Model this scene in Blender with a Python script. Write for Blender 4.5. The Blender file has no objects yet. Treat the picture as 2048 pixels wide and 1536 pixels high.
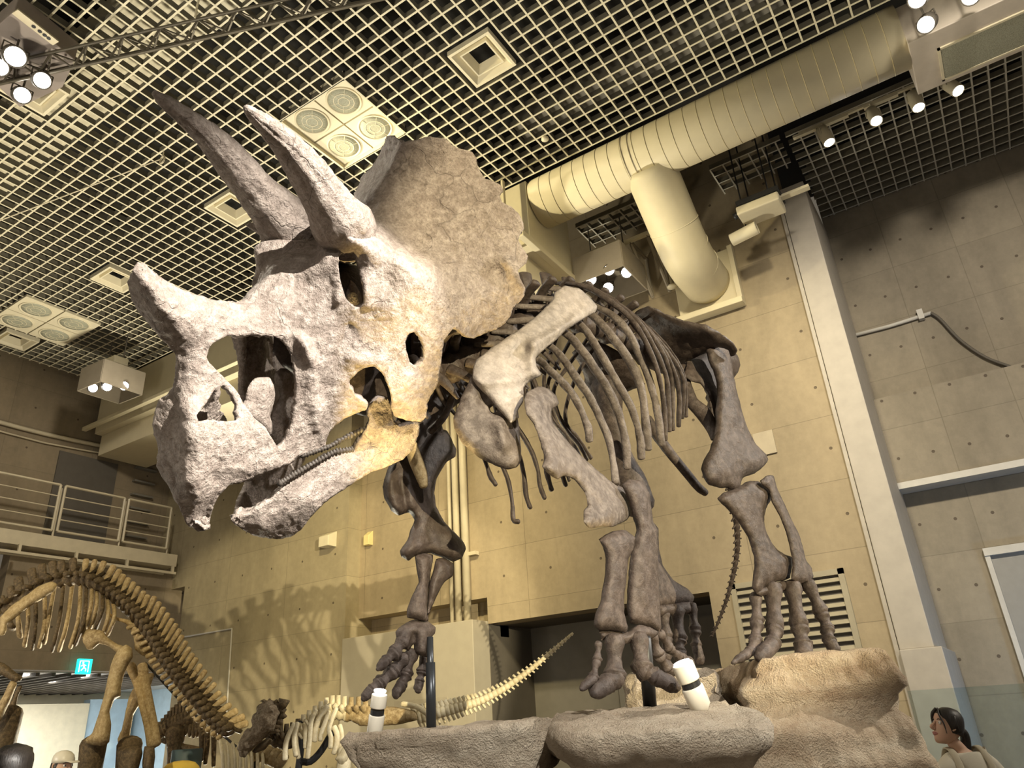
import bpy, bmesh, math, random
import numpy as np
from mathutils import Vector, Matrix, noise
from mathutils.geometry import delaunay_2d_cdt

scene = bpy.context.scene
COL = scene.collection
random.seed(7)

# ------------------------------------------------------------------ camera
CZ = 1.75                                   # height of the lens above the floor
F = 1470.9                                  # focal length in pixels of the 2048 px wide frame
PIT, ROL, YAW = 0.430087, -0.065015, -0.559481
cy, sy, cp, sp = math.cos(YAW), math.sin(YAW), math.cos(PIT), math.sin(PIT)
_fw = np.array([sy*cp, cy*cp, sp]); _rt = np.array([cy, -sy, 0.0]); _up = np.cross(_rt, _fw)
_r2 = _rt*math.cos(ROL) + _up*math.sin(ROL); _u2 = -_rt*math.sin(ROL) + _up*math.cos(ROL)
CM = np.array([_r2, _u2, _fw])
EYE = np.array([0, 0, CZ])
cam = bpy.data.cameras.new('camera'); camo = bpy.data.objects.new('camera', cam); COL.objects.link(camo)
cam.sensor_fit = 'HORIZONTAL'; cam.sensor_width = 36.0; cam.lens = 36.0*F/2048.0; cam.clip_end = 200; cam.clip_start = .05
camo.matrix_world = Matrix(((_r2[0], _u2[0], -_fw[0], 0), (_r2[1], _u2[1], -_fw[1], 0), (_r2[2], _u2[2], -_fw[2], CZ), (0, 0, 0, 1)))
scene.camera = camo

# ------------------------------------------------------------------ world, exposure, lamps
W = bpy.data.worlds.new('world'); scene.world = W; W.use_nodes = True
W.node_tree.nodes['Background'].inputs[0].default_value = (1.0, .86, .66, 1)
W.node_tree.nodes['Background'].inputs[1].default_value = .13
vs = scene.view_settings
vs.view_transform = 'Standard'; vs.look = 'None'; vs.gamma = 1.0; vs.use_curve_mapping = False
vs.exposure = 0.0


def lamp(name, typ, loc, energy, color, target=None, size=.15, angle=40, blend=.5):
    L = bpy.data.lights.new(name, typ); L.energy = energy; L.color = color
    if typ == 'AREA':
        L.shape = 'DISK'; L.size = size
    else:
        L.shadow_soft_size = size
    if typ == 'SPOT':
        L.spot_size = math.radians(angle); L.spot_blend = blend
    o = bpy.data.objects.new(name, L); COL.objects.link(o); o.location = loc
    if target is not None:
        d = Vector(target) - Vector(loc); o.rotation_euler = d.to_track_quat('-Z', 'Y').to_euler()
    return o


WARM = (1.0, .90, .74); YEL = (1.0, .74, .30); NEUT = (1.0, .95, .86)
lamp('face_fill', 'SPOT', (5.5, .5, 6.0), 14500, NEUT, (-2.36, 1.60, 3.0), .05, 14.0, .6)  # unseen fill spot, narrow cone added to brighten the snout and miss the frill
lamp('key_spot', 'SPOT', (4.0, 6.9, 6.7), 2500, NEUT, (-.9, 3.7, 2.5), .06, 38, .6)
lamp('front_spot', 'SPOT', (4.6, -2.2, 4.6), 300, NEUT, (-1.7, 2.6, 2.9), .10, 50, .6)
lamp('rock_wash', 'SPOT', (3.0, -1.5, 6.0), 2600, NEUT, (-2.0, 2.9, 1.0), .06, 31, .4)
lamp('flank_spot', 'SPOT', (13.2, -5.8, 4.25), 25000, (1.0, .86, .56), (-10.6, 9.96, 3.1), .05, 13, .3)
lamp('ceiling_cluster_light', 'SPOT', (-7.0, 1.6, 8.2), 800, WARM, (-2.2, 3.0, 2.4), .10, 40, .5)
lamp('ceiling_fill_west', 'SPOT', (-7.0, -2.5, .5), 1900, (1.0, .92, .72), (-7.0, -2.4, 9), .4, 104, .4)  # unseen spot added near the floor to brighten the ceiling grid
lamp('ceiling_fill_back', 'SPOT', (-10.0, 7.6, .5), 3800, (1.0, .91, .70), (-7.5, 3.0, 9.3), .4, 112, .5)  # added ceiling fill from behind, leaves the visible blade sides dark
lamp('ceiling_fill_east', 'SPOT', (2.5, -1.5, .5), 2600, (1.0, .92, .74), (2.5, -1.4, 9), .4, 104, .4)  # added ceiling fill for the right side, no fixture here
lamp('duct_fill', 'SPOT', (-7.5, 5.0, 8.6), 900, (1.0, .86, .52), (-1.8, 8.0, 9.0), .1, 60, .8)  # no fixture here, added to brighten the round duct and plenum face
lamp('hall_light_west', 'POINT', (-9.0, 1.0, 2.6), 260, WARM, None, .5)
lamp('visitor_fill', 'POINT', (1.2, 6.9, 2.9), 90, WARM, None, .3)  # unseen point light added to brighten the woman
lamp('hall_light_south', 'POINT', (-3.0, -4.0, 2.6), 220, WARM, None, .8)
lamp('wall_wash', 'SPOT', (-4.5, 3.2, 8.2), 2900, (1.0, .82, .44), (-9.2, 10.2, 3.6), .15, 55, .9)
lamp('wall_wash_back', 'SPOT', (-1.0, 3.5, 8.6), 2400, (1.0, .87, .60), (-3.5, 10.3, 4.2), .2, 70, .9)
lamp('wall_wash_right', 'SPOT', (2.0, 4.0, 8.4), 2100, WARM, (1.0, 11.5, 4.6), .2, 75, .8)
lamp('wall_wash_left', 'SPOT', (-9.5, 5.0, 8.4), 700, WARM, (-16, 6.5, 5.0), .2, 75, .8)
lamp('hadrosaur_spot', 'SPOT', (-3.0, -1.0, 7.0), 1500, (1.0, .84, .52), (-7.6, 4.0, 3.0), .06, 36, .6)
lamp('blue_screen_light', 'AREA', (2.2, 9.6, 1.2), 40, (.35, .62, 1.0), (0.4, 11.8, 1.3), .6)


# ------------------------------------------------------------------ pixel rays -> points at a real place
def ray(u, v):
    return np.array([(u-1024)/F, -(v-768)/F, 1.0]) @ CM


GH = CM[2].copy(); GH[2] = 0; GH /= np.linalg.norm(GH)       # horizontal viewing direction
RH = np.array([GH[1], -GH[0], 0])


def PD(u, v, D):                                             # point at horizontal distance D
    d = ray(u, v); return EYE + d*(D/(d @ GH))


def PY(u, v, Y):
    d = ray(u, v); return EYE + d*(Y/d[1])


def PX(u, v, X):
    d = ray(u, v); return EYE + d*(X/d[0])


def PZ(u, v, Z):                                             # Z above the floor
    d = ray(u, v); return EYE + d*((Z-CZ)/d[2])


# triceratops: skull frame and body frame
SR = np.array([[-0.155, 0.891, 0.426], [-0.745, 0.178, -0.643], [-0.648, -0.417, 0.637]])
_u, _s, _v = np.linalg.svd(SR); SR = _u @ _v
ST = np.array([-2.349, 2.177, 1.801]) + EYE


def SK(u, v, y):                                             # skull frame: lateral offset y (m, + = the animal's left)
    o = SR.T @ (EYE-ST); d = SR.T @ ray(u, v); k = (y-o[1])/d[1]; return o + d*k


def s2w(p):
    return SR @ np.asarray(p) + ST


COND = s2w((-.2, 0, -.05))
_a = math.radians(38)
BH = -math.cos(_a)*RH - math.sin(_a)*GH; BL = np.array([-BH[1], BH[0], 0])


def B(u, v, y):                                              # body frame: lateral offset y from the spine's plane
    d = ray(u, v); k = ((COND-EYE) @ BL + y)/(d @ BL); return EYE + d*k


def BW(s, y, z):                                             # along the heading, to the left, height over the floor
    p = COND + BH*s + BL*y; return np.array([p[0], p[1], z])


# ------------------------------------------------------------------ objects
def link(name, me, mat=None, parent=None):
    o = bpy.data.objects.new(name, me); COL.objects.link(o)
    if mat is not None and me is not None:
        me.materials.append(mat)
    if parent is not None:
        o.parent = parent
        m = Matrix.Translation(parent.location) if parent.type == 'EMPTY' else Matrix.Identity(4)      # mesh parents sit at the origin
        o.matrix_parent_inverse = m.inverted()
    return o


def tag(o, label=None, cat=None, group=None, kind=None):
    if label: o['label'] = label
    if cat: o['category'] = cat
    if group: o['group'] = group
    if kind: o['kind'] = kind
    return o


def empty(name, loc, label=None, cat=None, group=None):
    o = bpy.data.objects.new(name, None); COL.objects.link(o); o.location = loc; o.empty_display_size = .1
    return tag(o, label, cat, group)


class MB:
    def __init__(s): s.v = []; s.f = []

    def add(s, vs_, fs):
        n = len(s.v); s.v += [tuple(map(float, p)) for p in vs_]; s.f += [tuple(i+n for i in f) for f in fs]; return s

    def box(s, lo, hi):
        x0, y0, z0 = lo; x1, y1, z1 = hi
        return s.add([(x0, y0, z0), (x1, y0, z0), (x1, y1, z0), (x0, y1, z0), (x0, y0, z1), (x1, y0, z1), (x1, y1, z1), (x0, y1, z1)],
                     [(0, 3, 2, 1), (4, 5, 6, 7), (0, 1, 5, 4), (1, 2, 6, 5), (2, 3, 7, 6), (3, 0, 4, 7)])

    def obox(s, c, ax, ay, az):                              # oriented box: centre and three half-axis vectors
        c, ax, ay, az = map(np.asarray, (c, ax, ay, az)); p = []
        for k in (-1, 1):
            for i, j in ((-1, -1), (1, -1), (1, 1), (-1, 1)):
                p.append(c+ax*i+ay*j+az*k)
        return s.add(p, [(0, 3, 2, 1), (4, 5, 6, 7), (0, 1, 5, 4), (1, 2, 6, 5), (2, 3, 7, 6), (3, 0, 4, 7)])

    def loft(s, pts, rad, n=10, sub=4, cap=True, up=None, round_end=True):
        P, Rr = resample(pts, rad, sub)
        if round_end and len(P) > 2:
            P, Rr = round_caps(P, Rr)
        T = np.gradient(P, axis=0); T /= np.linalg.norm(T, axis=1)[:, None]+1e-12
        nrm = np.array(up, float) if up is not None else (np.array([0, 0, 1.0]) if abs(T[0][2]) < .9 else np.array([1.0, 0, 0]))
        vs_ = []; fs = []
        for i in range(len(P)):
            nrm = nrm - T[i]*(nrm @ T[i]); nrm /= np.linalg.norm(nrm)+1e-12
            b = np.cross(T[i], nrm)
            for k in range(n):
                a = 2*math.pi*k/n
                vs_.append(P[i]+nrm*math.cos(a)*Rr[i][0]+b*math.sin(a)*Rr[i][1])
        for i in range(len(P)-1):
            for k in range(n):
                fs.append((i*n+k, i*n+(k+1) % n, (i+1)*n+(k+1) % n, (i+1)*n+k))
        if cap:
            fs.append(tuple(reversed(range(n)))); m = (len(P)-1)*n; fs.append(tuple(m+k for k in range(n)))
        return s.add(vs_, fs)

    def rod(s, a, b, r, n=8, r2=None):
        return s.loft([a, b], [r, r2 if r2 is not None else r], n, 1, True, None, False)

    def lathe(s, c, axis, prof, n=20):                       # prof: (distance along the axis, radius)
        c = np.asarray(c, float); ax = np.asarray(axis, float); ax /= np.linalg.norm(ax)
        t = np.array([0, 0, 1.0]) if abs(ax[2]) < .9 else np.array([1.0, 0, 0])
        u = np.cross(ax, t); u /= np.linalg.norm(u); w = np.cross(ax, u)
        vs_ = [c+ax*h+(u*math.cos(2*math.pi*k/n)+w*math.sin(2*math.pi*k/n))*max(r, 1e-4) for h, r in prof for k in range(n)]
        fs = [(i*n+k, i*n+(k+1) % n, (i+1)*n+(k+1) % n, (i+1)*n+k) for i in range(len(prof)-1) for k in range(n)]
        fs += [tuple(reversed(range(n))), tuple((len(prof)-1)*n+k for k in range(n))]
        return s.add(vs_, fs)

    def prism(s, poly, d):
        poly = [np.asarray(p, float) for p in poly]; n = len(poly); d = np.asarray(d, float)
        return s.add(poly+[p+d for p in poly], [tuple(range(n))[::-1], tuple(range(n, 2*n))]+[(i, (i+1) % n, n+(i+1) % n, n+i) for i in range(n)])

    def build(s, name, mat, parent=None, smooth=False, fix=True, bevel=0, sub=0):
        me = bpy.data.meshes.new(name); me.from_pydata(s.v, [], s.f)
        if fix:
            bm = bmesh.new(); bm.from_mesh(me); bmesh.ops.recalc_face_normals(bm, faces=bm.faces); bm.to_mesh(me); bm.free()
        if smooth:
            me.polygons.foreach_set('use_smooth', [True]*len(me.polygons))
        o = link(name, me, mat, parent)
        if bevel:
            b = o.modifiers.new('bevel', 'BEVEL'); b.width = bevel; b.segments = 2; b.limit_method = 'ANGLE'
        if sub:
            b = o.modifiers.new('sub', 'SUBSURF'); b.levels = sub; b.render_levels = sub
        return o


def resample(pts, rad, sub):
    P = np.array([np.asarray(p, float) for p in pts]); Rr = np.array([(r, r) if np.isscalar(r) else tuple(r) for r in rad], float)
    if sub <= 1 or len(P) < 2:
        return P, Rr
    Q = np.hstack([P, Rr]); Q = np.vstack([2*Q[0]-Q[1], Q, 2*Q[-1]-Q[-2]]); out = []
    for i in range(1, len(Q)-2):
        for k in range(sub):
            t = k/sub; a, b, c, d = Q[i-1], Q[i], Q[i+1], Q[i+2]
            out.append(.5*((2*b)+(c-a)*t+(2*a-5*b+4*c-d)*t*t+(3*b-a-3*c+d)*t**3))
    out.append(Q[-2]); out = np.array(out); out[:, 3:] = np.maximum(out[:, 3:], 1e-4)
    return out[:, :3], out[:, 3:]


def round_caps(P, Rr):
    a = P[0]-P[1]; a /= np.linalg.norm(a)+1e-12; b = P[-1]-P[-2]; b /= np.linalg.norm(b)+1e-12
    ra = Rr[0].min(); rb = Rr[-1].min()
    pre = [(P[0]+a*ra*math.sin(t)*.7, Rr[0]*math.cos(t)) for t in (1.45, 1.05, .55)]
    post = [(P[-1]+b*rb*math.sin(t)*.7, Rr[-1]*math.cos(t)) for t in (.55, 1.05, 1.45)]
    return (np.array([p for p, _ in pre]+list(P)+[p for p, _ in post]), np.array([r for _, r in pre]+list(Rr)+[r for _, r in post]))


# ------------------------------------------------------------------ materials
class NT:
    def __init__(s, name, rough=.6, metal=0.0, spec=.4):
        s.m = bpy.data.materials.new(name); s.m.use_nodes = True; s.t = s.m.node_tree; s.b = s.t.nodes['Principled BSDF']
        s.b.inputs['Roughness'].default_value = rough; s.b.inputs['Metallic'].default_value = metal
        s.b.inputs['Specular IOR Level'].default_value = spec

    def n(s, typ, ins=None, **kw):
        x = s.t.nodes.new(typ)
        for k, v in kw.items(): setattr(x, k, v)
        for k, v in (ins or {}).items():
            if hasattr(v, 'is_output'): s.t.links.new(v, x.inputs[k])
            else: x.inputs[k].default_value = v
        return x

    def obj(s):
        return s.n('ShaderNodeTexCoord').outputs['Object']

    def noise(s, vec, scale, detail=4, rough=.55, dist=0.0):
        return s.n('ShaderNodeTexNoise', {'Vector': vec, 'Scale': scale, 'Detail': detail, 'Roughness': rough, 'Distortion': dist}).outputs['Fac']

    def ramp(s, fac, stops):
        r = s.n('ShaderNodeValToRGB', {'Fac': fac}); e = r.color_ramp.elements
        while len(e) < len(stops): e.new(.5)
        for i, (p, c) in enumerate(stops):
            e[i].position = p; e[i].color = c if len(c) == 4 else (*c, 1)
        return r.outputs['Color']

    def math(s, op, a, b=0.0, c=None):
        ins = {0: a, 1: b}
        if c is not None: ins[2] = c
        return s.n('ShaderNodeMath', ins, operation=op).outputs[0]

    def mix(s, fac, a, b, mode='MIX'):
        x = s.n('ShaderNodeMix', None, data_type='RGBA', blend_type=mode)
        for sock, v in ((x.inputs[0], fac), (x.inputs[6], a), (x.inputs[7], b)):
            if hasattr(v, 'is_output'): s.t.links.new(v, sock)
            else: sock.default_value = v if not isinstance(v, tuple) or len(v) == 4 else (*v, 1)
        return x.outputs[2]

    def color(s, c):
        if hasattr(c, 'is_output'): s.t.links.new(c, s.b.inputs['Base Color'])
        else: s.b.inputs['Base Color'].default_value = (*c, 1)
        return s

    def bump(s, h, strength=.4, dist=.01):
        x = s.n('ShaderNodeBump', {'Height': h, 'Strength': strength, 'Distance': dist}); s.t.links.new(x.outputs[0], s.b.inputs['Normal']); return s


def plain(name, c, rough=.5, metal=0.0, var=.06, scale=6.0):
    t = NT(name, rough, metal); f = t.noise(t.obj(), scale, 3)
    t.color(t.ramp(f, [(.3, tuple(x*(1-var) for x in c)), (.7, tuple(min(1, x*(1+var)) for x in c))])); return t.m


def glow(name, c, e):
    t = NT(name); t.color(c); t.b.inputs['Emission Color'].default_value = (*c, 1); t.b.inputs['Emission Strength'].default_value = e; return t.m


def bone(name, dark, mid, light, sc=1.0, bumpy=.7, cracks=.5, rough=.6):
    t = NT(name, rough, 0, .22); v = t.obj()
    n1 = t.noise(v, 2.2*sc, 6, .6, .3); n2 = t.noise(v, 22*sc, 5, .65); n3 = t.noise(v, 75*sc, 4, .7)
    vo = t.n('ShaderNodeTexVoronoi', {'Vector': t.mix(.12, v, t.n('ShaderNodeTexNoise', {'Vector': v, 'Scale': 9.0*sc}).outputs['Color']), 'Scale': 5.5*sc}, feature='DISTANCE_TO_EDGE').outputs['Distance']
    crack = t.ramp(vo, [(0.0, (0, 0, 0)), (.022, (1, 1, 1))])
    msk = t.ramp(t.noise(v, 3.1*sc, 2), [(.47, (1, 1, 1)), (.56, (0, 0, 0))])
    crack = t.mix(msk, crack, (1, 1, 1))
    base = t.mix(t.ramp(n1, [(.32, (0, 0, 0)), (.68, (1, 1, 1))]), dark, mid)
    base = t.mix(t.ramp(n2, [(.42, (0, 0, 0)), (.72, (.75, .75, .75))]), base, light)
    base = t.mix(.40*bumpy, base, t.mix(1.0, base, t.ramp(n3, [(.36, (.25, .22, .20)), (.60, (1, 1, 1))]), 'MULTIPLY'))
    base = t.mix(.45*cracks, base, t.mix(1.0, base, crack, 'MULTIPLY'))
    t.color(base)
    h = t.math('ADD', t.math('MULTIPLY', n2, .9), t.math('MULTIPLY', n3, .55))
    h = t.math('ADD', h, t.math('MULTIPLY', crack, .3*cracks))
    t.bump(h, bumpy, .017/sc**.5); return t.m


def concrete(name, c, ax, pw=1.8, ph=.9, joint=.35, off=(0, 0)):     # ax: which object axis runs along the wall
    t = NT(name, .8, 0, .25); v = t.obj(); s = t.n('ShaderNodeSeparateXYZ', {0: v})
    u = t.math('ADD', s.outputs[ax], off[0]+100.0); w = t.math('ADD', s.outputs[2], off[1]+100.0)
    fu = t.math('FRACT', t.math('DIVIDE', u, pw)); fw = t.math('FRACT', t.math('DIVIDE', w, ph))
    ln = t.math('MAXIMUM', t.math('LESS_THAN', fu, .012/pw), t.math('LESS_THAN', fw, .010/ph))
    gu = t.math('SUBTRACT', t.math('FRACT', t.math('DIVIDE', u, pw/2)), .5); gw = t.math('SUBTRACT', t.math('FRACT', t.math('DIVIDE', w, ph)), .5)
    gu = t.math('MULTIPLY', gu, pw/2); gw = t.math('MULTIPLY', gw, ph)
    rr = t.math('SQRT', t.math('ADD', t.math('MULTIPLY', gu, gu), t.math('MULTIPLY', gw, gw)))
    hole = t.math('LESS_THAN', rr, .022)
    st = t.n('ShaderNodeMapping', {'Vector': v, 'Scale': (1.0, 1.0, .25)}).outputs[0]
    n1 = t.noise(st, 1.4, 6, .65, .4); n2 = t.noise(v, 7.0, 5, .7); n3 = t.noise(v, 60, 3)
    base = t.ramp(n1, [(.3, tuple(x*.72 for x in c)), (.52, c), (.75, tuple(min(1, x*1.22) for x in c))])
    base = t.mix(.35, base, t.ramp(n2, [(.35, tuple(x*.75 for x in c)), (.7, tuple(x*1.15 for x in c))]))
    pu = t.n('ShaderNodeTexWhiteNoise', {'Vector': t.n('ShaderNodeCombineXYZ', {0: t.math('FLOOR', t.math('DIVIDE', u, pw)), 1: t.math('FLOOR', t.math('DIVIDE', w, ph))}).outputs[0]}).outputs['Value']
    base = t.mix(.14, base, t.mix(1.0, base, t.ramp(pu, [(0, (.3, .3, .3)), (1, (1, 1, 1))]), 'MULTIPLY'))
    base = t.mix(t.math('MULTIPLY', ln, joint), base, (.06, .05, .035)); base = t.mix(t.math('MULTIPLY', hole, .75), base, (.05, .035, .025))
    t.color(base); t.bump(t.math('ADD', t.math('MULTIPLY', n2, .5), t.math('MULTIPLY', n3, .3)), .25, .006); return t.m


M = {}
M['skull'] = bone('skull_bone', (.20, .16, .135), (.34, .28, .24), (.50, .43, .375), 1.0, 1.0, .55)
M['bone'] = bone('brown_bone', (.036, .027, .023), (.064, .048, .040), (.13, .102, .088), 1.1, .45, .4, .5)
M['bone_half_lit'] = bone('half_lit_bone', (.065, .051, .043), (.12, .097, .083), (.23, .195, .17), 1.0, .5, .4, .5)  # same skeleton bone, colour lightened where some light falls
M['bone_lit'] = bone('lit_bone', (.20, .175, .155), (.30, .26, .23), (.42, .37, .33), 1.0, .4, .4)  # same skeleton bone, strong light painted into the colour
M['bone_shaded'] = bone('shaded_bone', (.032, .023, .019), (.055, .041, .034), (.10, .078, .066), 1.1, .4, .3, .45)  # same skeleton bone, shade of far and inner parts painted into the colour
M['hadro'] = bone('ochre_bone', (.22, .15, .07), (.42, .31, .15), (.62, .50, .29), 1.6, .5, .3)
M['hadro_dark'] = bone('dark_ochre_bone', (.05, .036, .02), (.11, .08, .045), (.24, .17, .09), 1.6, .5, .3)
M['pale'] = bone('cream_bone', (.55, .46, .28), (.72, .63, .42), (.82, .75, .55), 2.0, .3, .2)
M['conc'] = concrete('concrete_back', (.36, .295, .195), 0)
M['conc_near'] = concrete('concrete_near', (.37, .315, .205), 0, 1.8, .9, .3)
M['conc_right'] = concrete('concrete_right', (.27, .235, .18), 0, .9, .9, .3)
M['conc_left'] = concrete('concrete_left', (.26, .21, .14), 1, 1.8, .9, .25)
M['box'] = plain('partition_paint', (.37, .335, .265), .5, 0, .04)
M['seam'] = plain('duct_seam', (.40, .34, .20), .4)
M['white'] = plain('cream_paint', (.66, .60, .44), .45, 0, .04)
M['grid'] = plain('ceiling_grid_paint', (.62, .57, .42), .5, 0, .05)
M['blade'] = plain('grid_blade_shade', (.17, .155, .115), .6, 0, .05)  # darker than the flange to paint shade onto the blade sides
M['gridg'] = plain('ceiling_grid_paint_grey', (.42, .40, .34), .5, 0, .05)
M['duct'] = plain('duct_paint', (.66, .59, .41), .5, .0, .03)
M['dark'] = plain('dark_void', (.012, .011, .009), .9)
M['black'] = plain('black_paint', (.016, .016, .017), .45)
M['steel'] = plain('blackened_steel', (.05, .055, .062), .35, .6)
M['grey'] = plain('grey_panel', (.20, .185, .155), .6)
M['greyd'] = plain('dark_grey_panel', (.10, .088, .072), .7)
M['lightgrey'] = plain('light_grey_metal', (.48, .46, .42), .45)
M['rail'] = plain('beige_rail_paint', (.52, .46, .33), .45)
M['lens'] = glow('lamp_lens', (1.0, .97, .9), 30)
M['lens_soft'] = glow('lamp_lens_soft', (1.0, .96, .88), 9)
M['pilaster'] = plain('pilaster_cladding', (.40, .365, .315), .6)

# ================================================================== the hall
CEIL = CZ+7.56
struct = lambda o: tag(o, kind='structure')
struct(MB().box((-24, -8, -.2), (8, 14, 0)).build('floor', plain('floor_carpet', (.16, .13, .10), .8)))
struct(MB().box((-17, -3, CEIL+1.3), (7, 13, CEIL+1.5)).build('ceiling', M['dark']))


def spans(a, b, cuts):                                      # [a, b] without the cut intervals
    out = [(a, b)]
    for c0, c1 in cuts:
        nx = []
        for x0, x1 in out:
            if c1 <= x0 or c0 >= x1: nx.append((x0, x1)); continue
            if c0 > x0: nx.append((x0, c0))
            if c1 < x1: nx.append((c1, x1))
        out = nx
    return out


def grid(name, x0, x1, y0, y1, ox, oy, holes, mat, th=.0115, hh=.10, p=.2):
    m = MB(); fl = MB(); e = 1e-4                            # blades coloured dark as side shade, narrow lighter flange along the bottom
    xs = [ox+p*k for k in range(math.ceil((x0-ox)/p-e), math.floor((x1-ox)/p+e)+1)]
    ys = [oy+p*k for k in range(math.ceil((y0-oy)/p-e), math.floor((y1-oy)/p+e)+1)]
    for y in ys:
        for a, b in spans(x0, x1, [(h[0], h[1]) for h in holes if h[2]+e < y < h[3]-e]):
            fl.box((a, y-th, CEIL), (b, y+th, CEIL+.006)); m.box((a, y-.005, CEIL+.006), (b, y+.005, CEIL+hh))
    for x in xs:
        for a, b in spans(y0, y1, [(h[2], h[3]) for h in holes if h[0]+e < x < h[1]-e]):
            fl.box((x-th, a, CEIL+.001), (x+th, b, CEIL+.005)); m.box((x-.005, a, CEIL+.006), (x+.005, b, CEIL+hh-.001))
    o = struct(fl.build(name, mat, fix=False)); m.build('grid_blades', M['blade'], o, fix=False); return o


GX, GY = -4.437, 7.8
vents = [(-3.637, 5.6), (-8.437, 5.6), (-11.637, 5.6), (-15.2, 5.6), (-8.437, 2.6), (-3.637, 2.6)]
panels = [(-5.837, 5.4, 1.2), (-14.037, 5.6, 1.4)]
holes = [(x-.4, x+.4, y-.4, y+.4) for x, y in vents] + [(x-s/2, x+s/2, y-s/2, y+s/2) for x, y, s in panels]
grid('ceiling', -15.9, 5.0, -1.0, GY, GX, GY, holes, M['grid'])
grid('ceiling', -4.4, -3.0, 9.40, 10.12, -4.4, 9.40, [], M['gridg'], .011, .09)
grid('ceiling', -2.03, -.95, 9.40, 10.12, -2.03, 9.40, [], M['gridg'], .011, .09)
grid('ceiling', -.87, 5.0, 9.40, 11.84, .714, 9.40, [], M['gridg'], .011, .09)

names = ['white square ceiling air vent set in the grid right of the round-diffuser panel', 'white square ceiling air vent behind the far brow horn',
         'white square ceiling air vent just above the tip of the nose horn', 'white square ceiling air vent cut by the left edge of the picture',
         'white square ceiling air vent half hidden by the lamp cluster top left', None]
for (x, y), lab in zip(vents, names):
    if lab is None: continue
    e = empty('ceiling_vent', (x, y, CEIL), lab, 'air vent', 'square ceiling air vents')
    a, b, c = .31, .2, .13
    m = MB()
    for r0, z0, r1, z1 in ((a, CEIL-.03, a-.035, CEIL-.03), (a-.035, CEIL-.03, b+.01, CEIL+.06), (a, CEIL-.03, a, CEIL+.05)):
        q = [(x-r0, y-r0, z0), (x+r0, y-r0, z0), (x+r0, y+r0, z0), (x-r0, y+r0, z0), (x-r1, y-r1, z1), (x+r1, y-r1, z1), (x+r1, y+r1, z1), (x-r1, y+r1, z1)]
        m.add(q, [(0, 1, 5, 4), (1, 2, 6, 5), (2, 3, 7, 6), (3, 0, 4, 7)])
    m.build('frame', M['white'], e)
    m = MB()
    for r0, z0, r1, z1 in ((b, CEIL+.0, b-.02, CEIL+.0), (b-.02, CEIL, c, CEIL+.12), (b, CEIL, b+.02, CEIL+.1)):
        q = [(x-r0, y-r0, z0), (x+r0, y-r0, z0), (x+r0, y+r0, z0), (x-r0, y+r0, z0), (x-r1, y-r1, z1), (x+r1, y-r1, z1), (x+r1, y+r1, z1), (x-r1, y+r1, z1)]
        m.add(q, [(0, 1, 5, 4), (1, 2, 6, 5), (2, 3, 7, 6), (3, 0, 4, 7)])
    m.build('inner_cone', M['white'], e)

mesh_mat = NT('perforated_grille', .6); _v = mesh_mat.obj()
_f = mesh_mat.n('ShaderNodeTexVoronoi', {'Vector': _v, 'Scale': 150.0}).outputs['Distance']
mesh_mat.color(mesh_mat.ramp(_f, [(.25, (.17, .17, .12)), (.5, (.36, .36, .28))])); M['mesh'] = mesh_mat.m
for (x, y, s), lab in zip(panels, ('square ceiling panel with four round diffusers behind the brow horns', 'square ceiling panel with four round diffusers left of the nose horn')):
    z = CEIL+.06 if s < 1.3 else CEIL-.02
    e = empty('diffuser_panel', (x, y, z), lab, 'ceiling diffuser', 'ceiling panels with four round diffusers')
    q = s/4
    for i in (-1, 1):
        for j in (-1, 1):
            cx, cy_ = x+i*q, y+j*q; w = q-.012
            MB().box((cx-w, cy_-w, z), (cx+w, cy_+w, z+.05)).build('panel_plate', M['white'], e)
            d = MB().lathe((cx, cy_, z+.01), (0, 0, -1), [(0, q*.80), (.022, q*.80), (.026, q*.76), (.018, q*.70), (.012, q*.70)], 32).build('diffuser_ring', M['white'], e, True)
            m = MB().lathe((cx, cy_, z), (0, 0, -1), [(0, q*.69), (.006, q*.69), (.014, q*.45), (.016, .02)], 32)
            m.build('mesh_disc', M['mesh'], d, True)
            m = MB()
            for rr_ in (.25, .45):
                m.lathe((cx, cy_, z-.013), (0, 0, -1), [(0, q*rr_-.004), (.006, q*rr_-.004), (.006, q*rr_+.004), (0, q*rr_+.004)], 28)
            for k in range(6):
                a_ = k*math.pi/3+.3
                m.rod((cx+q*.25*math.cos(a_), cy_+q*.25*math.sin(a_), z-.017), (cx+q*.68*math.cos(a_), cy_+q*.68*math.sin(a_), z-.010), .003, 5)
            m.build('wire_guard', M['white'], d)
    if s < 1.3:
        m = MB()
        for lo, hi in (((x-s/2, y-s/2), (x+s/2, y-s/2+.02)), ((x-s/2, y+s/2-.02), (x+s/2, y+s/2)), ((x-s/2, y-s/2), (x-s/2+.02, y+s/2)), ((x+s/2-.02, y-s/2), (x+s/2, y+s/2))):
            m.box((*lo, CEIL), (*hi, CEIL+.16))
        m.build('recess_frame', M['white'], e)

# ducts that show through the grid
tag(MB().box((-11.5, 2.75, CEIL+.5), (-5.2, 3.6, CEIL+.9)).build('air_duct', M['white']), 'beige rectangular duct above the grid behind the lighting truss', 'duct', 'ducts above the ceiling grid')
tag(MB().box((-4.2, 7.2, CEIL+.45), (-.3, 7.6, CEIL+.75)).build('air_duct', M['grey']), 'narrow grey duct above the grid just in front of the round duct', 'duct', 'ducts above the ceiling grid')

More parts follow.
